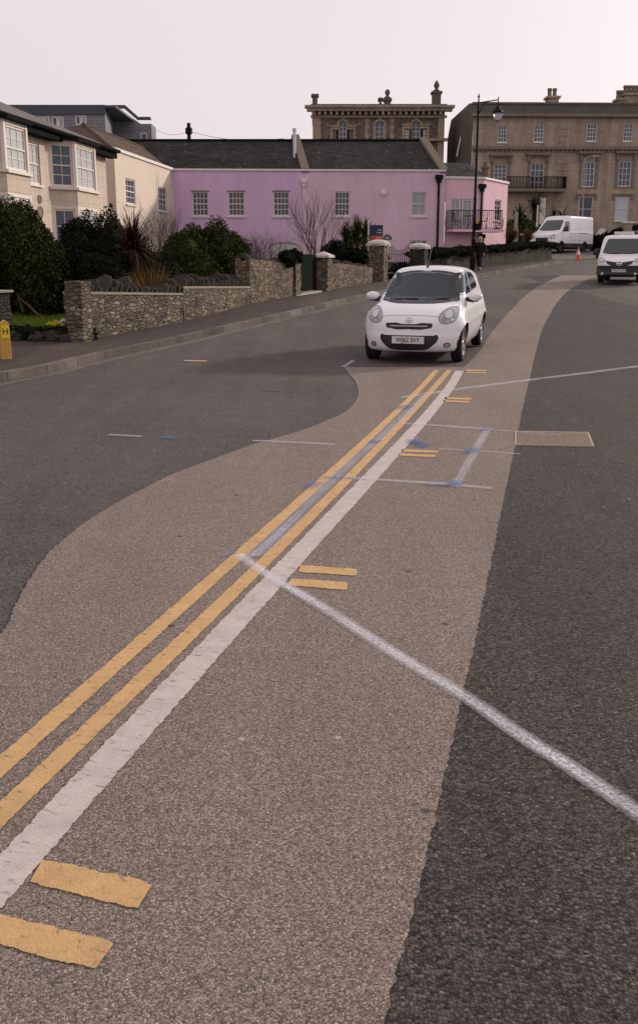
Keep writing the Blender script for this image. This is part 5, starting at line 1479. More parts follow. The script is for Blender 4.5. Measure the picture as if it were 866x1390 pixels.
# ---------------------------------------------------------------- garden walls
PZ = .12
def wall_run(name, label, A, B, h0, h1, thick, mat, group=None, coping=None, n=None, cat='garden wall'):
    """A,B ground points of the street face; h heights above pavement"""
    root = thing(name, label, cat, (A.x,A.y,zg(A.y)+PZ), 0, group)
    d = (B-A); d.z = 0; L = d.length; d.normalize(); nn = Vector((d.y,-d.x,0)); 
    k = n or max(2,int(L/.3)); mb = MB(); rows = 5
    for i in range(k+1):
        p = A+d*(L*i/k); zb_ = zg(p.y)+PZ-.05; h = h0+(h1-h0)*i/k
        for (o_,hh) in [(0,h*j/rows) for j in range(rows+1)]+[(-thick,h*(rows-j)/rows) for j in range(rows+1)]:
            jx = random.uniform(-.018,.018)
            q = p+nn*(o_+jx); mb.v.append((q.x,q.y,zb_+hh+(random.uniform(-.02,.02) if hh>h*.9 else 0)))
    m = 2*rows+2
    for i in range(k):
        for c in range(m-1): a = i*m+c; mb.f.append((a,a+m,a+m+1,a+1))
    mb.f.append(tuple(range(m))); mb.f.append(tuple(k*m+c for c in reversed(range(m))))
    mb.build('wall', mat, root)
    if coping == 'cock':
        bd = MB()
        bd.obox((A.x,A.y,zg(A.y)+PZ-.05+h0-.01)-nn*-.02+Vector((0,0,0)) if False else Vector((A.x,A.y,zg(A.y)+PZ-.05+h0-.01))+nn*.02, Vector((B.x-A.x,B.y-A.y,(zg(B.y)+h1)-(zg(A.y)+h0))), -nn*(thick+.04), Z*.05)
        bd.build('mortar_bed', M['mortar_band'], root)
        cp = MB(); s_ = .1
        while s_ < L-.08:
            p = A+d*s_; zt_ = zg(p.y)+PZ-.05+h0+(h1-h0)*s_/L+.03; w_ = random.uniform(.05,.13); hh = random.uniform(.10,.33)
            lean = random.uniform(.1,1.2)
            prof = []
            for (a_,b_) in ((-.02,0),(.0,.7),(.25,.95),(.55,1.0),(.85,.85),(1.02,.45),(1.02,0)):
                prof.append(p-nn*(a_*(thick+.0))+Z*(b_*hh*random.uniform(.93,1.05))+Vector((0,0,zt_))+d*(lean*b_*hh)-Vector((0,0,p.z)))
            cp.prism(prof, d*w_+Z*random.uniform(-.02,.02)); s_ += w_+random.uniform(.03,.14)
        cp.build('coping_stones', M['coping'], root, bevel=.012)
    elif coping == 'flat':
        bd = MB(); bd.obox(Vector((A.x,A.y,zg(A.y)+PZ-.05+h0-.01))+nn*.03, Vector((B.x-A.x,B.y-A.y,(zg(B.y)+h1)-(zg(A.y)+h0))), -nn*(thick+.06), Z*.06); bd.build('coping', M['mortar_band'], root)
    elif coping == 'rough':
        cp = MB(); s_ = 0
        while s_ < L-.1:
            w_ = random.uniform(.14,.30); p = A+d*s_; zt_ = zg(p.y)+PZ-.05+h0+(h1-h0)*s_/L-.01; hh = random.uniform(.05,.13)
            cp.blob((p.x-nn.x*thick/2+d.x*w_/2,p.y-nn.y*thick/2+d.y*w_/2,zt_+hh*.3), (w_*.55,thick*.5,hh), 7, 5, .12); s_ += w_*.9
        cp.build('coping_stones', M['coping'], root)
    return root
def gtop(px,py,base): # height above pavement of pixel top over a base point
    return P(px,py,base.y).z-(zg(base.y)+PZ)
def wf(px,py): return G(px,py,PZ)
a1,a2,a3,a4,a5,a6 = wf(116,461), wf(250,436), wf(340,412), wf(398,402), wf(451,393), wf(506,383)
a7,a8,a9,a10 = wf(523,380), wf(558,375), wf(583,371), wf(748,352)
print('walls',[ (round(v.x,1),round(v.y,1)) for v in (a1,a2,a3,a4,a5,a6,a7,a8,a9,a10)])
print('h', gtop(116,394,a1), gtop(250,397,a2), gtop(250,387,a2), gtop(340,388,a3), gtop(340,346,a3), gtop(398,352,a4), gtop(451,354,a5), gtop(506,360,a6), gtop(583,345,a9), gtop(748,331,a10))
wall_run('garden_wall', 'low rubble garden wall with upright coping stones nearest the lawn opening', a1, a2-(a2-a1).normalized()*.02, gtop(116,395,a1), gtop(250,397,a2), .42, M['rubble'], 'stone walls along the pavement', 'cock')
wall_run('garden_wall', 'rubble garden wall with pale top band between the low wall and the taller wall', a2, a3-(a3-a2).normalized()*.02, gtop(250,388,a2), gtop(340,388,a3), .42, M['rubble'], 'stone walls along the pavement', 'cock')
wall_run('garden_wall', 'tall uneven rubble wall left of the dark gate', a3, a4, gtop(340,348,a3), gtop(398,356,a4), .45, M['rubble2'], 'stone walls along the pavement', 'rough')
wall_run('garden_wall', 'rubble wall between the small pale-capped pier and the estate sign pier', a5, a6, gtop(451,355,a5), gtop(506,361,a6), .42, M['rubble2'], 'stone walls along the pavement', 'rough')
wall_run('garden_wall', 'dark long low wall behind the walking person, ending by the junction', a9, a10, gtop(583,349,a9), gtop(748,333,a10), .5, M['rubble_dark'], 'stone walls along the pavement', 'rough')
def pier(label, base, w, h, mat, cap=None, rz=0, px=None):
    r_ = thing('gate_pier', label, 'gate pier', (base.x,base.y,zg(base.y)+PZ), rz, 'stone gate piers', world=False)
    m = MB(); rows = 9
    for i in range(rows+1):
        for (x,y) in ((-1,-1),(0,-1),(1,-1),(1,0),(1,1),(0,1),(-1,1),(-1,0)):
            j = random.uniform(.95,1.05); m.v.append((x*w/2*j,y*w/2*j,-.08+(h+.08)*i/rows))
    for i in range(rows):
        for k in range(8): m.f.append((i*8+k,i*8+(k+1)%8,(i+1)*8+(k+1)%8,(i+1)*8+k))
    m.f.append(tuple(rows*8+k for k in range(8))); m.build('shaft', mat, r_)
    if cap == 'pyramid':
        c = MB(); e = w/2+.07; c.box((0,0,h+.035),(2*e,2*e,.07)); 
        c.v += [(-e,-e,h+.072),(e,-e,h+.072),(e,e,h+.072),(-e,e,h+.072),(0,0,h+.072+w*.30)]; b = len(c.v)-5
        c.f += [(b,b+1,b+4),(b+1,b+2,b+4),(b+2,b+3,b+4),(b+3,b,b+4)]; c.build('cap', M['cap'], r_)
    elif cap == 'round':
        c = MB(); e = w/2+.09; n_ = 10
        c.box((0,0,h+.04),(2*e,2*e,.08)); b = len(c.v)
        c.blob((0,0,h+.075),(e*1.15,e*1.15,w*.28),14,8); c.build('cap', M['cap'], r_)
    elif cap == 'ivy':
        ivy_pts.append((Vector((base.x,base.y,zg(base.y)+PZ+h+.05)), (w*.7,w*.7,.22)))
    return r_
ivy_pts = []
ang = math.atan2((a2-a1).y,(a2-a1).x)
def hp(pxt,pyt,b): return gtop(pxt,pyt,b)
pA_ = wf(106,464); pier('rubble end pier of the low garden wall beside the lawn', pA_+Vector((.03,.14,0)), .34, hp(106,382,pA_), M['rubble'], None, ang)
pB_ = wf(401,401.5); pier('ivy-topped pier left of the dark gate', pB_+Vector((-.1,.2,0)), .42, hp(398,352,pB_), M['rubble2'], 'ivy', ang)
pC_ = wf(445,394.5); pier('small pier with pale pointed cap right of the dark gate', pC_+Vector((-.15,.15,0)), .46, hp(443,350,pC_), M['rubble2'], 'pyramid', ang)
pD_ = wf(515,382); pier('tall pier with rounded white cap beside the estate sign', pD_+Vector((-.05,.2,0)), .60, hp(513,334,pD_), M['rubble2'], 'round', ang)
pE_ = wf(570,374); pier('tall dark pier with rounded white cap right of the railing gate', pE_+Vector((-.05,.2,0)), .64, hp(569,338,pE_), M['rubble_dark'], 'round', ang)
pF_ = wf(-2,461); pier('stone pier with flat pale cap at the left edge behind the yellow post', pF_+Vector((-.28,.5,0)), .55, hp(2,400,pF_), M['rubble_dark'], 'pyramid' if False else None, ang)
c = MB(); q = pF_+Vector((-.28,.5,0)); r_ = [o for o in COL.objects if o.name.startswith('gate_pier') and not o.parent][-1]
c.box((0,0,hp(2,400,pF_)+.03),(.66,.66,.05)); c.build('cap', M['mortar_band'], r_, bevel=.01)
# dark timber gate
def gate(name, label, A, B, h, kind):
    r_ = thing(name, label, 'gate', (A.x,A.y,zg(A.y)+PZ), 0)
    d = (B-A); d.z = 0; L = d.length; d.normalize(); nn = Vector((d.y,-d.x,0)); z0 = zg((A.y+B.y)/2)+PZ+.06
    if kind == 'wood':
        m = MB(); k = 9
        for i in range(k): m.obox(Vector((A.x,A.y,z0))+d*(L*i/k+.004), d*(L/k-.008), nn*.03, Z*h)
        m.build('board_panel', M['darkwood'], r_)
        m = MB()
        for z_ in (.2,.8*h): m.obox(Vector((A.x,A.y,z0+z_))-nn*.03, d*L, nn*.029, Z*.1)
        m.build('rail', M['darkwood'], r_)
    else:
        m = MB(); k = 11
        for i in range(k+1):
            t = i/k; hh = h*(1.0-.28*math.sin(t*PI)) if kind=='iron' else h
            p = Vector((A.x,A.y,z0))+d*(L*t); m.tube([p,p+Z*hh],.016,5); m.lathe([(.026,hh),(.0,hh+.12)],p,6,'z',False)
        for z_ in (.15,h*.66): m.tube([Vector((A.x,A.y,z0+z_)),Vector((A.x,A.y,z0+z_))+d*L],.02,5)
        m.build('railing', M['iron'], r_)
        m = MB(); m.box(Vector((A.x,A.y,z0+h*.55))+d*.1,(.10,.06,.16)); m.build('latch', M['iron'], r_)
M['darkwood'] = plain('dark_green_timber', (.008,.011,.008), .95, .03, 0, .3, 8)
gate('timber_gate', 'dark solid timber gate between two stone piers', pB_+Vector((.15,.35,0)), pC_+Vector((-.35,.25,0)), 1.15, 'wood')
gate('railing_gate', 'black spiked iron gate in front of the arched front door', pD_+Vector((.30,.35,0)), pE_+Vector((-.42,.25,0)), 1.35, 'iron')
m = MB(); q1,q2,q3,q4 = wf(404,402.5),wf(437,397),wf(437,391),wf(400,393); z_ = .004
m.poly([(v.x,v.y,zg(v.y)+PZ+.012) for v in (q1,q2,q3,q4)]); tag(m.build('doorstep', M['cap'], None), kind='structure')
# lawn and rocky border
lw = MB(); 
lpts = [(-40,-1),(-40,26),(-4.9,26),(-5.25,19.6),(-7.2,19.2),(-9.5,18),(-12,14),(-16,5)]
def polyflat(name, pts, off, mat):
    m = MB(); m.poly([(x,y,zg(y)+off) for x,y in pts]); return tag(m.build(name, mat, None), kind='structure')
edge0 = wf(0,462.5); edge1 = wf(96,463.5)
print('edge', edge0, edge1)
M['grass'] = leafmat('grass_blades', (.06,.09,.012), (.13,.18,.025), (.20,.22,.05), .7)
def blades(name, fn, n, h, w, mat, kind='stuff', label=None, cat=None, lean=.5):
    v = np.empty((n*3,3)); 
    for i in range(n):
        p = fn(); a = random.uniform(0,2*PI); l = random.uniform(0,lean)*h; hh = h*random.uniform(.5,1.2)
        dx,dy = math.cos(a)*w,math.sin(a)*w; v[3*i] = (p[0]-dx,p[1]-dy,p[2]); v[3*i+1] = (p[0]+dx,p[1]+dy,p[2])
        b_ = random.uniform(0,2*PI); v[3*i+2] = (p[0]+math.cos(b_)*l,p[1]+math.sin(b_)*l,p[2]+hh)
    me = bpy.data.meshes.new(name); me.from_pydata(v.tolist(),[],[(3*i,3*i+1,3*i+2) for i in range(n)]); me.materials.append(mat)
    o = bpy.data.objects.new(name, me); COL.objects.link(o); tag(o,label,cat,None,kind); return o
def lawnp():
    while True:
        x,y = random.uniform(-13,-5.5), random.uniform(edge0.y+.3,26)
        if y > edge0.y+ (x-edge0.x)*(edge1.y-edge0.y)/(edge1.x-edge0.x) + .35: return (x,y,zg(y)+.18)
m = MB()
for i in range(14):
    pass
lawn = sheet('lawn', [(-30,edge0.y+.3),(-30,28)], [(-5.4,edge0.y+.3),(-5.4,28)], .175, M['lawn'], 1)
# ---------------------------------------------------------------- foliage
def leafcloud(name, blobs, n, size, mat, parent=None, up=.0, aspect=2.2, shell=.74, core=True, corek=.82):
    """many small leaf quads spread through the outer volume of the blobs + dense twiggy core of the same foliage"""
    vols = np.array([b[1][0]*b[1][1]+b[1][2]*b[1][0]+b[1][1]*b[1][2] for b in blobs]); pr = vols/vols.sum()
    idx = np.random.choice(len(blobs), n, p=pr)
    C = np.array([tuple(b[0]) for b in blobs])[idx]; Rr = np.array([tuple(b[1]) for b in blobs])[idx]
    d = np.random.normal(size=(n,3)); d /= np.linalg.norm(d,axis=1)[:,None]
    # lumpy radius
    lump = 1+.13*np.sin(d[:,0]*5.1+idx*1.7)*np.cos(d[:,2]*6.3+idx)+.10*np.sin(d[:,1]*9+d[:,2]*7+idx*2.1)
    rad = (shell+(1.05-shell)*np.random.rand(n)**.6)*lump
    c = C+d*Rr*rad[:,None]
    nrm = d*.7+np.random.normal(size=(n,3))*.8+np.array([0,0,up]); nrm /= np.linalg.norm(nrm,axis=1)[:,None]
    a = np.cross(nrm, np.random.normal(size=(n,3))); a /= np.linalg.norm(a,axis=1)[:,None]; b = np.cross(nrm,a)
    s = size*(.6+.8*np.random.rand(n))[:,None]
    v = np.stack([c-a*s*aspect*.5, c+b*s*.5, c+a*s*aspect*.5+nrm*s*.2, c-b*s*.5],1).reshape(-1,3)
    f = np.arange(n*4).reshape(-1,4).tolist(); V = v.tolist()
    if core:
        for (cc_,rr_) in blobs:
            b0 = len(V); NN_,MM_ = 14,10
            for i in range(MM_+1):
                th = PI*i/MM_
                for k in range(NN_):
                    an = 2*PI*k/NN_; dd = (math.sin(th)*math.cos(an), math.sin(th)*math.sin(an), math.cos(th)); q = corek*random.uniform(.86,1.06)
                    V.append((cc_[0]+rr_[0]*dd[0]*q, cc_[1]+rr_[1]*dd[1]*q, cc_[2]+rr_[2]*dd[2]*q))
            for i in range(MM_):
                for k in range(NN_): k2=(k+1)%NN_; f.append([b0+(i+1)*NN_+k,b0+(i+1)*NN_+k2,b0+i*NN_+k2,b0+i*NN_+k])
    me = bpy.data.meshes.new(name); me.from_pydata(V,[],f); me.materials.append(mat)
    o = bpy.data.objects.new(name, me); put(o, parent); return o
def wl3(px,py,Y): return P(px,py,Y)
def blobpx(x0,y0,x1,y1,Y,depth):
    a = P(x0,y0,Y); b = P(x1,y1,Y); c_ = (a+b)/2; return (c_, (abs(b.x-a.x)/2, depth, abs(a.z-b.z)/2))
M['leaf_dark'] = leafmat('dark_evergreen_leaf', (.004,.006,.003), (.009,.013,.006), (.024,.03,.012), .5)
M['leaf_mid'] = leafmat('evergreen_leaf', (.007,.011,.003), (.022,.033,.009), (.075,.088,.022), .5)
M['leaf_olive'] = leafmat('olive_leaf', (.016,.022,.008), (.040,.052,.016), (.085,.095,.03), .55)
M['leaf_ivy'] = leafmat('ivy_leaf', (.005,.007,.004), (.013,.017,.008), (.028,.034,.016), .5)
M['red_blade'] = leafmat('purple_blade', (.012,.006,.006), (.045,.018,.016), (.10,.045,.035), .45)
M['green_blade'] = leafmat('green_blade', (.018,.028,.010), (.055,.075,.028), (.16,.19,.09), .4)
M['dry'] = leafmat('dry_grass', (.06,.032,.012), (.14,.08,.030), (.26,.17,.08), .8)
M['twig'] = plain('twig_bark', (.075,.052,.050), .9, .2, 0, .3, 9)
M['bark'] = plain('bark', (.035,.027,.02), .95, .15, 0, .4, 9, .5, 20)
def shrub(name, label, cat, blobs, n, size, mat, group=None, trunk=True, **k):
    base = Vector(blobs[0][0]); base.z = zg(base.y)+.16
    r_ = thing(name, label, cat, base, 0, group)
    leafcloud('foliage', blobs, n, size, mat, r_, **k)
    if trunk:
        t = MB()
        for bc,br in blobs[:4]:
            b0 = Vector((bc[0]*.7+base.x*.3, bc[1]*.7+base.y*.3, zg(bc[1])+.1)); t.tube([b0, Vector((bc[0],bc[1],bc[2]-br[2]*.3)), Vector((bc[0]+.1,bc[1],bc[2]+br[2]*.3))], [.05,.035,.02], 5)
        t.build('stem', M['bark'], r_)
    return r_
hg = 'evergreen bushes behind the stone walls'
shrub('evergreen_bush', 'tall dark evergreen bush at the left edge with sunlit top', 'bush', [blobpx(-40,282,50,440,23.5,1.5), blobpx(8,284,74,425,22.8,1.2), blobpx(-60,300,20,440,23,1.6), blobpx(20,320,98,440,22.5,1.0), blobpx(30,330,120,430,23.5,1.2), blobpx(0,276,45,330,23.5,.8)], 60000, .036, M['leaf_mid'], hg)
shrub('evergreen_bush', 'broad black-green hedge behind the low wall, left of the purple cordyline', 'hedge', [blobpx(78,298,150,430,24,1.2), blobpx(120,294,185,425,24.5,1.3), blobpx(90,330,170,440,23.2,1.0), blobpx(86,300,130,350,24.3,.8), blobpx(150,320,215,430,25.5,1.1), blobpx(200,345,262,425,26.5,1.2), blobpx(160,340,230,430,24.6,.8), blobpx(110,350,180,430,22.6,.5)], 60000, .034, M['leaf_dark'], hg)
shrub('evergreen_bush', 'rounded dark green hedge in front of the mauve house', 'hedge', [blobpx(218,312,290,410,29,1.3), blobpx(262,303,330,405,30,1.3), blobpx(290,318,342,408,30.5,1.2), blobpx(215,330,262,410,28.5,1.0), blobpx(250,310,300,350,30,.9), blobpx(235,345,300,415,27.6,.6), blobpx(290,345,340,412,29.2,.7)], 60000, .036, M['leaf_mid'], hg)
shrub('ivy_bush', 'ivy mound on the tall wall beside the dark gate', 'ivy', [(v, r) for v,r in ivy_pts]+[blobpx(378,341,400,362,wf(390,404).y+.3,.4)], 2600, .06, M['leaf_ivy'])
shrub('evergreen_bush', 'dark shrub beneath the bare tree behind the small capped pier', 'bush', [blobpx(404,355,446,400,33.5,.6), blobpx(436,328,476,362,37,.9), blobpx(462,338,500,362,38,.7)], 9000, .055, M['leaf_dark'], hg)
shrub('evergreen_bush', 'small dark bush at the foot of the railing gate', 'bush', [blobpx(527,358,560,384,39,.5)], 2500, .06, M['leaf_dark'], hg)
lb = []
for i in range(16):
    t = i/15; c_ = a9.lerp(a10,t); top_ = gtop(583,345,a9)*(1-t)+gtop(748,331,a10)*t
    lb.append((Vector((c_.x-.35+random.uniform(-.1,.1),c_.y+.1,zg(c_.y)+PZ+top_-.02+random.uniform(-.05,.06))),(.75,.4,random.uniform(.14,.26))))
shrub('ivy_hedge', 'low clipped ivy growing along the top of the long dark wall', 'ivy', lb, 22000, .045, M['leaf_ivy'], trunk=False)
# sword-leaved plants
def sword(name, label, base, n, L, w, mat, droop=.8, spread=1.0, zmin=.1, parent=None, cat='plant', trunk=None, part='leaves', group=None):
    r_ = parent or thing(name, label, cat, base, 0, group)
    m = MB(); c = Vector(base) + (Z*trunk if trunk else Z*0)
    for i in range(n):
        a = random.uniform(0,2*PI); e = random.uniform(zmin,1.45); l = L*random.uniform(.65,1.1)
        d = Vector((math.cos(a)*math.cos(e)*spread, math.sin(a)*math.cos(e)*spread, math.sin(e))); s_ = d.cross(Z).normalized()*w*.5
        p = c+Vector((random.uniform(-.06,.06),random.uniform(-.06,.06),random.uniform(-.1,.1))); b = len(m.v); k = 6
        v = d.copy()
        for j in range(k+1):
            t = j/k; ww = (1-t)**.7*(1 if t>.1 else .7)
            m.v.append(tuple(p-s_*ww)); m.v.append(tuple(p+s_*ww)); v = v+Vector((0,0,-droop*.16*t*2)); p = p+v.normalized()*l/k
        for j in range(k): q = b+2*j; m.f.append((q,q+1,q+3,q+2))
    m.build(part, mat, r_, recalc=False)
    if trunk:
        t = MB(); t.tube([Vector(base), Vector(base)+Z*trunk*.5+Vector((.04,0,0)), c], [.11,.09,.08], 8); t.build('trunk', M['bark'], r_)
    return r_
def gb(px,py,Y): v = P(px,py,Y); return Vector((v.x,Y,zg(Y)+.16))
b_ = gb(180,300,23.4); sword('cordyline', 'purple-leaved cordyline spiking above the black-green hedge', b_, 260, 1.05, .045, M['red_blade'], .9, zmin=-.3, trunk=P(180,340,23.4).z-b_.z)
b_ = gb(213,300,23.6); sword('flax_plant', 'long arching green flax plant behind the low wall', b_, 60, 1.45, .06, M['green_blade'], .75, trunk=.25)
b_ = gb(240,300,24.8); sword('flax_plant', 'smaller pale-leaved flax plant right of the arching one', b_, 34, 1.25, .06, M['green_blade'], .9, trunk=.2)
b_ = gb(203,300,21.9); sword('dry_grass_clump', 'reddish brown dry grass clump behind the low wall coping', b_, 520, 1.25, .020, M['dry'], .4, zmin=.7)
b_ = gb(160,300,21.3); sword('dry_grass_clump', 'dull brown undergrowth clump at the left end of the low wall', b_, 380, 1.0, .020, M['dry'], .5, zmin=.5)
b_ = gb(235,300,25.2); sword('dry_grass_clump', 'brown dry stems behind the middle of the walls', b_, 160, .8, .018, M['dry'], .4, zmin=.6)
# cordyline palm by the estate sign: several heads
cy = 38.6; cb = gb(484,370,cy); r_ = thing('cordyline_palm', 'bushy green cordyline palm beside the estate agent board', 'palm', cb)
for (px,py,L_) in ((484,322,.95),(474,334,.85),(498,334,.9),(470,324,.8),(496,320,.85)):
    h = P(px,py,cy); m = MB(); m.tube([cb+Vector((0,0,-.1)), cb.lerp(h,.5)+Vector((.05,0,0)), h], [.10,.07,.06], 7); m.build('trunk', M['bark'], r_)
    sword('', '', h, 210, L_, .05, M['leaf_olive2'] if 'leaf_olive2' in M else M.setdefault('leaf_olive2', leafmat('cordyline_leaf',(.018,.026,.008),(.045,.06,.018),(.10,.11,.05),.45)), .7, zmin=-.8, parent=r_, part='crown')
# bare branching
def bare(name, label, base, H, n, spread, r0, parent=None, cat='tree', depth=4, group=None):
    r_ = thing(name, label, cat, base, 0, group); m = MB()
    def grow(p, d, l, r, k):
        pts = [p]; q = p.copy(); dd = d.copy()
        for i in range(3): dd = (dd+Vector((random.gauss(0,.10),random.gauss(0,.10),.05))).normalized(); q = q+dd*l/3; pts.append(q.copy())
        m.tube(pts, [r,r*.85,r*.7,r*.6], 4 if k>1 else 5, False)
        if k == 0: return
        for j in range(random.choice((2,3))):
            a = random.uniform(0,2*PI); s_ = spread*random.uniform(.5,1)
            u,w_ = basis(dd); nd = (dd+(u*math.cos(a)+w_*math.sin(a))*s_).normalized(); grow(q if j else pts[2], nd, l*random.uniform(.6,.85), r*.6, k-1)
    for i in range(n):
        a = random.uniform(0,2*PI); d = Vector((math.cos(a)*spread*.9,math.sin(a)*spread*.5,1)).normalized(); grow(Vector(base)+Vector((random.uniform(-.12,.12),random.uniform(-.12,.12),0)), d, H*.36, r0, depth)
    m.build('branches', M['twig'], r_, recalc=False); return r_
bb = gb(430,350,36.5); bare('bare_tree', 'leafless young tree standing in front of the pink wall', bb, P(430,262,36.5).z-bb.z, 7, .42, .028)
bb = gb(352,350,31.5); bare('twiggy_shrub', 'dense reddish leafless shrub behind the tall wall', bb, P(352,312,31.5).z-bb.z, 22, .6, .014, cat='shrub')
bb = gb(330,350,31.2); bare('twiggy_shrub', 'loose leafless shrub between the rounded hedge and the reddish one', bb, P(330,322,31.2).z-bb.z, 9, .6, .014, cat='shrub')
bb = gb(216,350,31); bare('twiggy_shrub', 'pale bare twigs rising before the cream house', bb, P(216,278,31).z-bb.z, 16, .45, .012, cat='shrub')
bb = gb(196,350,30); bare('twiggy_shrub', 'short bare twigs over the purple cordyline', bb, P(196,292,30).z-bb.z, 8, .45, .012, cat='shrub')
# far garden before the terrace
def palm(label, px, pyc, Y, n, L, name='fan_palm'):
    b_ = Vector((P(px,pyc,Y).x,Y,zg(Y))); h = P(px,pyc,Y).z-b_.z
    return sword(name, label, b_, n, L, .16, M['leaf_mid'], 1.3, zmin=-.3, cat='palm', trunk=h, part='crown', group='palms before the stone terrace')
palm('tall dark palm beside the porch pillar of the terrace', 725, 282, 84, 60, 1.9)
palm('fan palm showing above the large van roof at its left', 750, 299, 84, 34, 1.5)
palm('fan palm showing above the middle of the large van roof', 762, 298, 84.5, 34, 1.5)
palm('short spreading palm right of the bright pink house', 703, 300, 78, 46, 1.7)
shrub('far_shrub', 'dark shrubbery between the pink house corner and the terrace', 'shrub', [blobpx(685,296,722,345,80,2), blobpx(700,305,740,345,81,2)], 5000, .16, M['leaf_olive'])
shrub('far_shrub', 'dark hedge below the terrace windows right of the large van', 'hedge', [blobpx(802,318,836,346,72,1.2), blobpx(824,312,850,340,74,1.5), blobpx(762,316,806,340,78,1.5)], 7000, .13, M['leaf_dark'])
b_ = P(694,326,54); b_ = Vector(b_); sword('pampas_clump', 'orange-brown dry ornamental grass behind the low wall by the pink corner', b_, 520, .9, .03, M['dry'], .8, zmin=.4)
b_ = Vector(P(716,327,55)); sword('pampas_clump', 'smaller brown dry grass clump nearer the large van nose', b_, 420, .8, .03, M['dry'], .8, zmin=.4)
# rockery plants at the lawn edge
rk = MB(); rp_ = []
for i in range(46):
    t = random.random(); p = edge0.lerp(edge1,t)+Vector((random.uniform(-.1,.1),random.uniform(0,.55),0)); s_ = random.uniform(.07,.17)
    rk.blob((p.x,p.y,zg(p.y)+.13+s_*.3), (s_*1.3,s_,s_*.8), 7, 5, .18)
for i in range(26):
    t = -random.random()*.9; p = edge0.lerp(edge1,t)+Vector((random.uniform(-.1,.1),random.uniform(0,.5),0)); s_ = random.uniform(.07,.17); rk.blob((p.x,p.y,zg(p.y)+.13+s_*.3), (s_*1.3,s_,s_*.8), 7, 5, .18)
tag(rk.build('border_rocks', M['coping'], None, smooth=False), 'dark weathered rocks edging the lawn beside the pavement', 'rocks', None, 'stuff')
lp_ = [(edge0.lerp(edge1,t)+Vector((0,.35,.10)),(.45,.35,.16)) for t in np.linspace(-.9,1,10)]
lp_ = [(Vector((v.x,v.y,zg(v.y)+.2)),r) for v,r in lp_]
o_ = leafcloud('border_plants', lp_, 5000, .04, M['leaf_ivy'], None, core=True, corek=.6); tag(o_, 'low grey-green ground cover among the border rocks', 'ground cover', None, 'stuff')
blades('grass', lawnp, 26000, .09, .008, M['grass'], 'stuff', 'bright green lawn behind the rocky border', 'grass')
M['petal_y'] = plain('yellow_petal', (.70,.55,.03), .6, .3, 0, .1, 9); M['petal_w'] = plain('white_petal', (.65,.65,.58), .6, .3, 0, .1, 9)
def flowers(label, px, py, col, n):
    Y = G(px,py,.3).y; c_ = P(px,py,Y); r_ = thing('flower_clump', label, 'flowers', Vector((c_.x,c_.y,zg(c_.y)+.15)))
    m = MB(); s_ = MB()
    for i in range(n):
        p = c_+Vector((random.gauss(0,.06),random.gauss(0,.04),random.gauss(0,.025)))
        for k in range(6):
            a = k*PI/3; m.poly([p, p+Vector((math.cos(a-.4)*.02,-.01,math.sin(a-.4)*.02)), p+Vector((math.cos(a)*.035,-.012,math.sin(a)*.035)), p+Vector((math.cos(a+.4)*.02,-.01,math.sin(a+.4)*.02))])
        s_.tube([Vector((p.x,p.y,zg(p.y)+.1)),p],.004,4)
    m.build('petals', M[col], r_, recalc=False); s_.build('stems', M['grass'], r_)
flowers('yellow flower clump on the lawn edge', 71, 439.5, 'petal_y', 26); flowers('small white flower clump near the wall end', 88, 435.5, 'petal_w', 9)
# fallen dead stalks on the lawn
m = MB()
for a_,b_,c_ in ((24,398,(8,0)),(40,412,(15,0)),(28,405,(30,20))):
    y_ = 21.5; p = P(a_,a_*0+b_,y_); q = P(a_+c_[0],b_+26,y_-.2); m.tube([p,q],.008,4)
tag(m.build('dead_stalk', M['dry'], None), 'thin dead stalks leaning over the lawn', 'plant stalks')

# ---------------------------------------------------------------- street things
M['hyd'] = plain('yellow_concrete', (.56,.30,.07), .8, .3, 0, .18, 8, .3, 30); M['hyd_plate'] = plain('yellow_sign', (.75,.58,.03), .5, .4, 0, .05, 8)
hb = wf(9.5,487); r_ = thing('hydrant_marker', 'yellow concrete hydrant marker post with H plate on the pavement at the left edge', 'marker post', hb, .50, world=False)
hh = P(4,434,hb.y).z-hb.z; s_ = hh/.85
m = MB(); m.v += [(-.078,-.06,-.05),(.078,-.06,-.05),(.078,.06,-.05),(-.078,.06,-.05),(-.066,-.052,hh*.92),(.066,-.052,hh*.92),(.066,.052,hh*.92),(-.066,.052,hh*.92),(0,-.052,hh),(0,.052,hh)]
m.f += [(0,1,5,8,4),(1,2,6,5),(2,3,7,9,6),(3,0,4,7),(4,8,9,7),(5,6,9,8)]; m.build('post', M['hyd'], r_, bevel=.008)
pm = MB(); zc_ = hh*.70; pm.obox((-.058,-.066,zc_-.10),(.116,0,0),(0,0,.20),(0,.012,0)); po = pm.build('plate', M['hyd_plate'], r_)
textmesh('H', .13, Vector((.0,-.0675,zc_)), Matrix.Rotation(PI/2,4,'X'), M['ink'], 'lettering', po, .001)
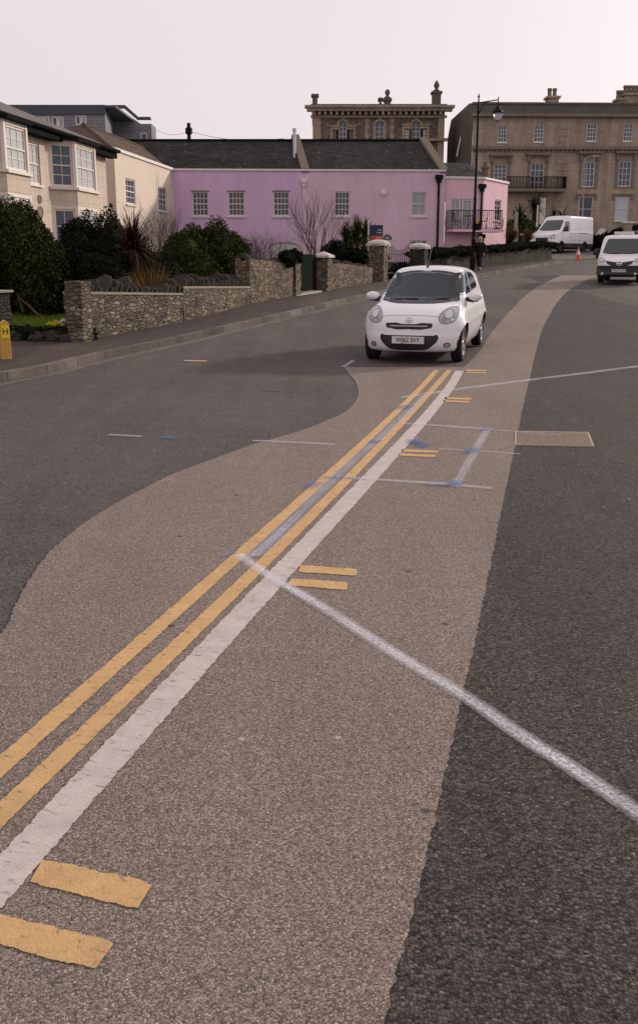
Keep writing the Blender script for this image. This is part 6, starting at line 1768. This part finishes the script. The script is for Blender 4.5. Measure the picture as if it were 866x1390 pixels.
# lamp post with lantern
lb_ = wf(641,367); LY = lb_.y; r_ = thing('street_lamp', 'tall black lamp post with glass lantern hanging from a bracket arm', 'street lamp', lb_)
top = P(648.5,128,LY); mid_ = P(641.5,335,LY); m = MB()
bz = lb_.z; X0 = lb_.x
topz = top.z
m.lathe([(.13,-.05),(.13,.55),(.10,.6),(.10,1.35),(.12,1.4),(.075,1.5),(.07,3.2),(.085,3.25),(.06,3.35),(.05,topz-bz-.6),(.06,topz-bz-.55),(.035,topz-bz-.4),(.03,topz-bz-.15),(.055,topz-bz-.1),(.0,topz-bz+.05)], (X0,LY,bz), 12)
m.build('post', M['iron'], r_, smooth=False)
lx = P(674.5,150,LY).x-P(648,150,LY).x; armz = P(648,139.5,LY).z; m = MB()
m.tube([(X0,LY,armz),(X0+lx*1.02,LY,armz+.13)], .028, 6); m.tube([(X0,LY,armz-.55),(X0+.12,LY,armz-.25),(X0+.35,LY,armz+.02)], .02, 6)
m.tube([(X0+lx,LY,armz+.25),(X0+lx,LY,armz-.12)], .025, 6); m.build('bracket_arm', M['iron'], r_)
m = MB(); lc = (X0+lx,LY,armz-.62); m.lathe([(.04,.50),(.09,.46),(.12,.38),(.22,.30),(.26,.20),(.24,.17)], lc, 14); lo_ = m.build('lantern_hood', M['iron'], r_)
n = N('lantern_glass'); n.set((.45,.45,.47),.15,None,.6); n.b.inputs['Transmission Weight'].default_value = .5
m = MB(); m.lathe([(.215,.17),(.21,.05),(.15,-.12),(.06,-.20),(.0,-.21)], lc, 14, 'z', False); m.build('lantern_glass', n.m, lo_, smooth=True)
m = MB(); bxp = P(645,303,LY); 
for a_,b_,z0,z1 in ((0,0,300,312.5),): m.obox((X0+.06,LY-.16,P(645,z1,LY).z),(.24,0,0),(0,.2,0),(0,0,P(645,z0,LY).z-P(645,z1,LY).z))
m.build('post_box', M['iron'], r_)
m = MB(); m.obox((X0+.06,LY-.165,P(645,303.5,LY).z),(.12,0,0),(0,.02,0),(0,0,.18)); m.build('sticker', M['hyd'], r_)
# thin pale lamp column before the terrace
cY = 80; r_ = thing('lamp_column', 'slim pale grey lamp column rising in front of the terrace above the large van', 'lamp column', Vector((P(790,300,cY).x,cY,zg(cY))))
t = P(793.5,216,cY); b0 = Vector((P(790,300,cY).x,cY,zg(cY))); M['galv'] = plain('galvanised', (.30,.30,.31), .5, .4, .3, .1, 6)
m = MB(); m.tube([b0,b0+Z*1.5],.10,8); m.tube([b0+Z*1.5,Vector((t.x,cY,t.z))],[.07,.045],8); m.build('column', M['galv'], r_)
m = MB(); m.tube([Vector((t.x,cY,t.z)),Vector((t.x+.3,cY,t.z+.2)),Vector((t.x+.7,cY,t.z+.25))],.04,6); m.obox((t.x+.6,cY-.1,t.z+.18),(.5,0,0),(0,.2,0),(0,0,.12)); m.build('lamp_head', M['galv'], r_)
# second pale column, left, and a slim post at the right
def post(label, px, y0, y1, Y, r, name='pale_post', col='trim', cat='post'):
    b0 = P(px,y1,Y); t0 = P(px+.8,y0,Y); h = t0.z-zg(Y); rr = thing(name, label, cat, Vector((b0.x,Y,zg(Y))), world=False)
    m = MB(); m.lathe([(r,0),(r,h*.55),(r*.7,h*.57),(r*.6,h-.1),(r*.75,h-.08),(0,h)],(0,0,0),8); m.build('shaft', M[col], rr)
M['stonepost'] = plain('pale_stone_post', (.30,.28,.23), .85, .2, 0, .2, 6)
post('pale weathered post right of the bright pink house corner', 699, 287, 326, 70, .20, col='stonepost')
post('thin grey sign post below the right terrace windows', 833, 300, 320, 78, .05, 'sign_post', 'galv')
post('white post in front of the terrace porch', 727.5, 278, 320, 79, .10, col='trim')
# telegraph pole with wires
tYp = 75; b0 = P(257,190,tYp); t0 = P(257.5,167,tYp); r_ = thing('telegraph_pole', 'brown wooden telegraph pole rising behind the mauve house roof', 'telegraph pole', Vector((b0.x,tYp,zg(tYp))))
m = MB(); m.tube([Vector((b0.x,tYp,zg(tYp))),Vector((b0.x,tYp,t0.z))],[.2,.14],8); m.build('pole', M['bark'], r_)
m = MB(); m.lathe([(.12,-.35),(.27,-.3),(.27,.1),(.12,.2)],(b0.x,tYp,P(257,176,tYp).z),8); m.build('insulator_ring', M['iron'], r_)
for (x_,y_,Y_) in ((385,188,70),(212,176,95)):
    e_ = P(x_,y_,Y_); s_ = Vector((b0.x,tYp,t0.z-.6)); m = MB(); m.tube([s_.lerp(e_,i/10)-Z*(.35*math.sin(i/10*PI)) for i in range(11)], .014, 4); m.build('wire', M['twig'], r_)
# estate agent board
eY = 38.2; M['navy'] = plain('navy_board', (.012,.02,.075), .5, .4, 0, .1, 6); M['redband'] = plain('red_board', (.50,.07,.04), .5, .4, 0, .1, 6)
e0 = P(506,305.5,eY); e1 = P(519.5,326,eY); r_ = thing('estate_board', 'navy and red estate agent board between the palm and the white-capped pier', 'sign board', Vector((e1.x,eY,zg(eY)+.15)))
zr = e0.z-(e0.z-e1.z)*.70; xw = e1.x-e0.x
m = MB(); m.obox((e0.x-.12,eY,zr+.001),(xw+.12,0,0),(0,.02,0),(0,0,e0.z-zr)); bo = m.build('board', M['navy'], r_)
m = MB(); m.obox((e0.x-.12,eY,e1.z),(xw+.12,0,0),(0,.02,0),(0,0,zr-e1.z)); m.build('red_band', M['redband'], bo)
m = MB()
for k,(a_,b_) in enumerate(((.42,.9),(.5,.86))): m.obox((e0.x+xw*a_,eY-.004,zr+.10+.10*k),(xw*(b_-a_),0,0),(0,.003,0),(0,0,.03))
m.obox((e0.x+xw*.35,eY-.004,e1.z+.07),(xw*.5,0,0),(0,.003,0),(0,0,.035)); m.build('lettering', M['cap'], bo)
m = MB(); m.obox((e0.x-.2,eY+.021,zg(eY)+.1),(.07,0,0),(0,.06,0),(0,0,e0.z-zg(eY)+.1)); m.build('post', M['wframe'], r_)
# traffic cone
cb_ = G(784,352.5,.0); M['cone_o'] = plain('cone_orange', (.62,.10,.05), .5, .4, 0, .1, 6)
r_ = thing('traffic_cone', 'orange traffic cone with white band at the kerb corner', 'traffic cone', cb_, world=False)
m = MB(); m.box((0,0,.02),(.38,.38,.04)); m.build('base', M['cone_o'], r_)
m = MB(); m.lathe([(.15,.04),(.035,.74),(.0,.75)],(0,0,0),14); co_ = m.build('cone', M['cone_o'], r_)
m = MB(); m.lathe([(.112,.30),(.072,.52)],(0,0,0),14,'z',False); [None for v in m.v]; m.v = [(x*1.03,y*1.03,z) for x,y,z in m.v]; m.build('band', M['plate'], co_)
# people
def skinmesh(name, joints, edges, mat, parent, sub=2):
    me = bpy.data.meshes.new(name); me.from_pydata([j[0] for j in joints], edges, []); o = bpy.data.objects.new(name, me); COL.objects.link(o)
    mod = o.modifiers.new('s','SKIN'); me.skin_vertices[0].data[0].use_root = True
    for i,j in enumerate(joints): me.skin_vertices[0].data[i].radius = j[1] if isinstance(j[1],tuple) else (j[1],j[1])
    ms = o.modifiers.new('u','SUBSURF'); ms.levels = sub; ms.render_levels = sub
    dg = bpy.context.evaluated_depsgraph_get(); nm = bpy.data.meshes.new_from_object(o.evaluated_get(dg)); bpy.data.objects.remove(o)
    nm.materials.clear(); nm.materials.append(mat); nm.polygons.foreach_set('use_smooth',[True]*len(nm.polygons))
    r_ = bpy.data.objects.new(name, nm); put(r_, parent); return r_
M['skin'] = plain('skin', (.42,.26,.19), .6, .3, 0, .05, 9); M['blackcloth'] = plain('black_cloth', (.008,.008,.010), .9, .2, 0, .2, 9); M['blond'] = plain('blond_hair', (.42,.30,.18), .7, .3, 0, .25, 30)
M['jeans'] = plain('dark_jeans', (.015,.018,.028), .9, .2, 0, .2, 9); M['whitebag'] = plain('white_bag', (.60,.62,.62), .6, .3, 0, .1, 6); M['shoe'] = plain('dark_shoe', (.02,.018,.018), .6, .3, 0, .1, 6)
def person(label, loc, rz, coat, legs, hair, bag=False, h=1.50):
    r_ = thing('person', label, 'person', loc, rz, world=False); k = h/1.68
    def s(x,y,z): return (x*k,y*k,z*k)
    # body faces +x ; one continuous figure in mid-stride
    J = [(s(0,0,.92),(.15,.12)),(s(0,0,1.08),(.13,.10)),(s(0,0,1.26),(.15,.11)),(s(0,0,1.38),(.12,.10)),(s(0,0,1.45),.05),(s(.02,0,1.50),.05),(s(.025,0,1.57),(.075,.085)),(s(.03,0,1.64),(.068,.078)),
         (s(0,.17,1.36),.055),(s(-.06,.22,1.10),.042),(s(.02,.235,.88),.033),(s(.05,.235,.80),.036),
         (s(0,-.17,1.36),.055),(s(.06,-.22,1.10),.042),(s(.14,-.235,.90),.033),(s(.17,-.235,.83),.036),
         (s(.02,.09,.86),.095),(s(.16,.09,.50),.062),(s(.22,.09,.10),.042),(s(.33,.09,.05),.035),
         (s(-.02,-.09,.86),.095),(s(-.06,-.09,.48),.062),(s(-.30,-.09,.14),.042),(s(-.24,-.09,.05),.035)]
    E = [(0,1),(1,2),(2,3),(3,4),(4,5),(5,6),(6,7),(3,8),(8,9),(9,10),(10,11),(3,12),(12,13),(13,14),(14,15),(0,16),(16,17),(17,18),(18,19),(0,20),(20,21),(21,22),(22,23)]
    skinmesh('body', J, E, M['skin'], r_)
    # face
    m = MB()
    for y in (-.03,.03): m.blob(s(.105,y,1.60),(.012,.014,.009),8,6)
    m.build('eyes', M['ink'], r_)
    m = MB(); m.blob(s(.118,0,1.565),(.018,.012,.02),8,6); m.build('nose', M['skin'], r_)
    m = MB(); m.blob(s(.10,0,1.525),(.012,.026,.007),8,6); m.build('mouth', M['skin'], r_)
    m = MB()
    for sy,sx in ((1,.05),(-1,.17)):
        for f_ in range(4): m.tube([s(sx,sy*.235,.80 if sy>0 else .83), s(sx+.012*f_-.01,sy*.237,.755 if sy>0 else .785), s(sx+.02+.008*f_,sy*.23,.725 if sy>0 else .755)],[.009,.008,.006],5)
        m.tube([s(sx+.02,sy*.23,.82),s(sx+.045,sy*.225,.78)],[.010,.007],5)
    m.build('fingers', M['skin'], r_)
    # coat
    J2 = [(s(0,0,.62),(.21,.21)),(s(0,0,.90),(.21,.20)),(s(0,0,1.12),(.20,.18)),(s(0,0,1.28),(.21,.17)),(s(0,0,1.38),(.15,.12)),(s(0,0,1.44),.085),
          (s(0,.19,1.36),.095),(s(-.06,.25,1.10),.08),(s(.02,.255,.88),.062),(s(0,-.19,1.36),.095),(s(.06,-.25,1.10),.08),(s(.14,-.255,.90),.062)]
    skinmesh('coat', J2, [(0,1),(1,2),(2,3),(3,4),(4,5),(4,6),(6,7),(7,8),(4,9),(9,10),(10,11)], M[coat], r_)
    J3 = [(s(0,0,.84),(.13,.12)),(s(.02,.09,.80),.105),(s(.16,.09,.50),.078),(s(.22,.09,.14),.055),(s(-.02,-.09,.80),.105),(s(-.06,-.09,.48),.078),(s(-.29,-.09,.18),.055)]
    skinmesh('trousers', J3, [(0,1),(1,2),(2,3),(0,4),(4,5),(5,6)], M[legs], r_)
    for (x,y,z,p_) in ((.27,.09,.05,.0),(-.24,-.09,.075,.5)):
        m = MB(); m.blob(s(x,y,z),(.135,.05,.05),10,7); m.build('shoe', M['shoe'], r_, smooth=True)
    m = MB(); m.blob(s(.0,0,1.635),(.105,.095,.10),14,10,.03); m.blob(s(-.05,0,1.54),(.075,.10,.14),12,8,.04); m.build('hair', M[hair], r_, smooth=True)
    if bag:
        b = thing('carrier_bag', 'long white bag held by the person in the black coat', 'bag', (0,0,0), world=False)
        b.location = Vector(loc)+Matrix.Rotation(rz,3,'Z')@Vector((.07,-.26 if bag<0 else .26,.78)); b.rotation_euler = (0,0,rz)
        m = MB(); m.prism([(-.11,-.035,-.52),(.11,-.035,-.52),(.13,-.02,-.25),(.09,-.012,-.03),(-.09,-.012,-.03),(-.12,-.02,-.25)], (0,.06,0)); m.build('sack', M['whitebag'], b, bevel=.015)
        m = MB(); m.tube([(-.06,.02,-.03),(-.03,.02,.05),(.03,.02,.05),(.06,.02,-.03)],.008,5); m.build('handles', M['whitebag'], b)
    return r_
pp_ = wf(650,367.0); person('blond person in a long black coat walking past the low wall by the lamp post', pp_, math.atan2(-.9,-.35), 'blackcloth', 'jeans', 'blond', -1)
q_ = P(863,300,80); person('distant pedestrian in dark clothes at the right edge above the small van', Vector((q_.x,80,zg(80)+.55)), -2.2, 'blackcloth', 'jeans', 'blond')
# parked cars far off
q_ = P(873,318,70); make_micra('parked_car', 'dark blue car mostly hidden behind the small white van at the right edge', (q_.x,70.5,zg(70.5)), math.atan2(-1,-.2), M['blue_paint'], '', 'distant parked cars')
q_ = P(716,318,79); make_micra('parked_car', 'pale car half hidden by the nose of the large van', (q_.x,79,zg(79)), math.atan2(-1,.3), M['white_paint'], '', 'distant parked cars')
# terrace forecourt wall and its pale gate pillars
ty = 83.5; r_ = thing('forecourt_wall', 'low pale forecourt wall in front of the terrace at the right edge', 'wall', Vector((P(846,310,ty).x,ty,zg(ty))))
m = MB(); x0,x1 = P(846,310,ty).x, P(866,310,ty).x+8; zt_ = P(850,303,ty).z; m.obox((x0,ty,zg(ty)-.1),(x1-x0,0,0),(0,.4,0),(0,0,zt_-zg(ty)+.1)); m.build('wall', M['bath'], r_)
m = MB(); m.obox((x0-.1,ty-.08,zt_+.002),(x1-x0+.1,0,0),(0,.56,0),(0,0,.14)); m.build('coping', M['trim'], r_)
r_ = thing('tilted_slab', 'pale sloping slab showing above the dark hedge right of the large van', 'slab', Vector((P(815,318,77).x,77,zg(77))))
m = MB(); a_,b_,c_,d_ = P(809,319,77),P(821,319,77),P(822,310.5,77),P(815.5,310,77); m.prism([a_,b_,c_,d_],(0,.25,0)); m.build('panel', M['trim'], r_)
m = MB(); m.obox((a_.x+.1,77.05,zg(77)),(.12,0,0),(0,.12,0),(0,0,a_.z-zg(77))); m.obox((b_.x-.3,77.05,zg(77)),(.12,0,0),(0,.12,0),(0,0,a_.z-zg(77))); m.build('leg', M['galv'], r_)
r_ = thing('dark_planter', 'dark square box on the ground between the cone and the small van', 'planter', Vector((P(814,342,60).x,60,zg(60))), world=False)
m = MB(); m.v += []; m.box((0,0,.33),(.42,.42,.5)); m.box((0,0,.60),(.5,.5,.06)); m.build('box', M['greyplastic'], r_, bevel=.02)
m = MB(); [m.box((x,y,.04),(.08,.08,.08)) for x in (-.15,.15) for y in (-.15,.15)]; m.build('feet', M['greyplastic'], r_)
# ---------------------------------------------------------------- camera, light, world, render
cam = bpy.data.cameras.new('camera'); co = bpy.data.objects.new('camera', cam); COL.objects.link(co)
co.location = (0,0,CAMZ); co.rotation_euler = (PI/2-PITCH,0,0)
cam.sensor_fit = 'VERTICAL'; cam.sensor_height = 36; cam.lens = 36*F/1390; cam.shift_y = -45/1390
cam.clip_start = .05; cam.clip_end = 3000; S.camera = co
SUN = Vector((.76,.60,.33)).normalized()
el = math.asin(SUN.z); az = math.atan2(SUN.x,SUN.y)
sl = bpy.data.lights.new('sun','SUN'); sl.energy = 2.5; sl.angle = R(3.5); sl.color = (1,.88,.74)
so = bpy.data.objects.new('sun', sl); COL.objects.link(so); so.rotation_euler = SUN.to_track_quat('Z','Y').to_euler()
w = bpy.data.worlds.new('World'); S.world = w; w.use_nodes = True; nt = w.node_tree
bg = nt.nodes['Background']; sk = nt.nodes.new('ShaderNodeTexSky'); sk.sky_type = 'NISHITA'; sk.sun_disc = False
sk.sun_elevation = el; sk.sun_rotation = az; sk.air_density = 1.0; sk.dust_density = 6; sk.ozone_density = .5
hs_ = nt.nodes.new('ShaderNodeHueSaturation'); hs_.inputs['Saturation'].default_value = .12
nt.links.new(sk.outputs[0], hs_.inputs['Color'])
mx = nt.nodes.new('ShaderNodeMix'); mx.data_type = 'RGBA'; mx.inputs[0].default_value = .80; mx.inputs[7].default_value = (8.0,7.1,7.25,1)
nt.links.new(hs_.outputs[0], mx.inputs[6]); nt.links.new(mx.outputs[2], bg.inputs['Color']); bg.inputs['Strength'].default_value = .11
S.view_settings.view_transform = 'Standard'; S.view_settings.look = 'None'; S.view_settings.exposure = .10; S.view_settings.gamma = 1
S.view_settings.use_curve_mapping = False
S.render.engine = 'CYCLES'
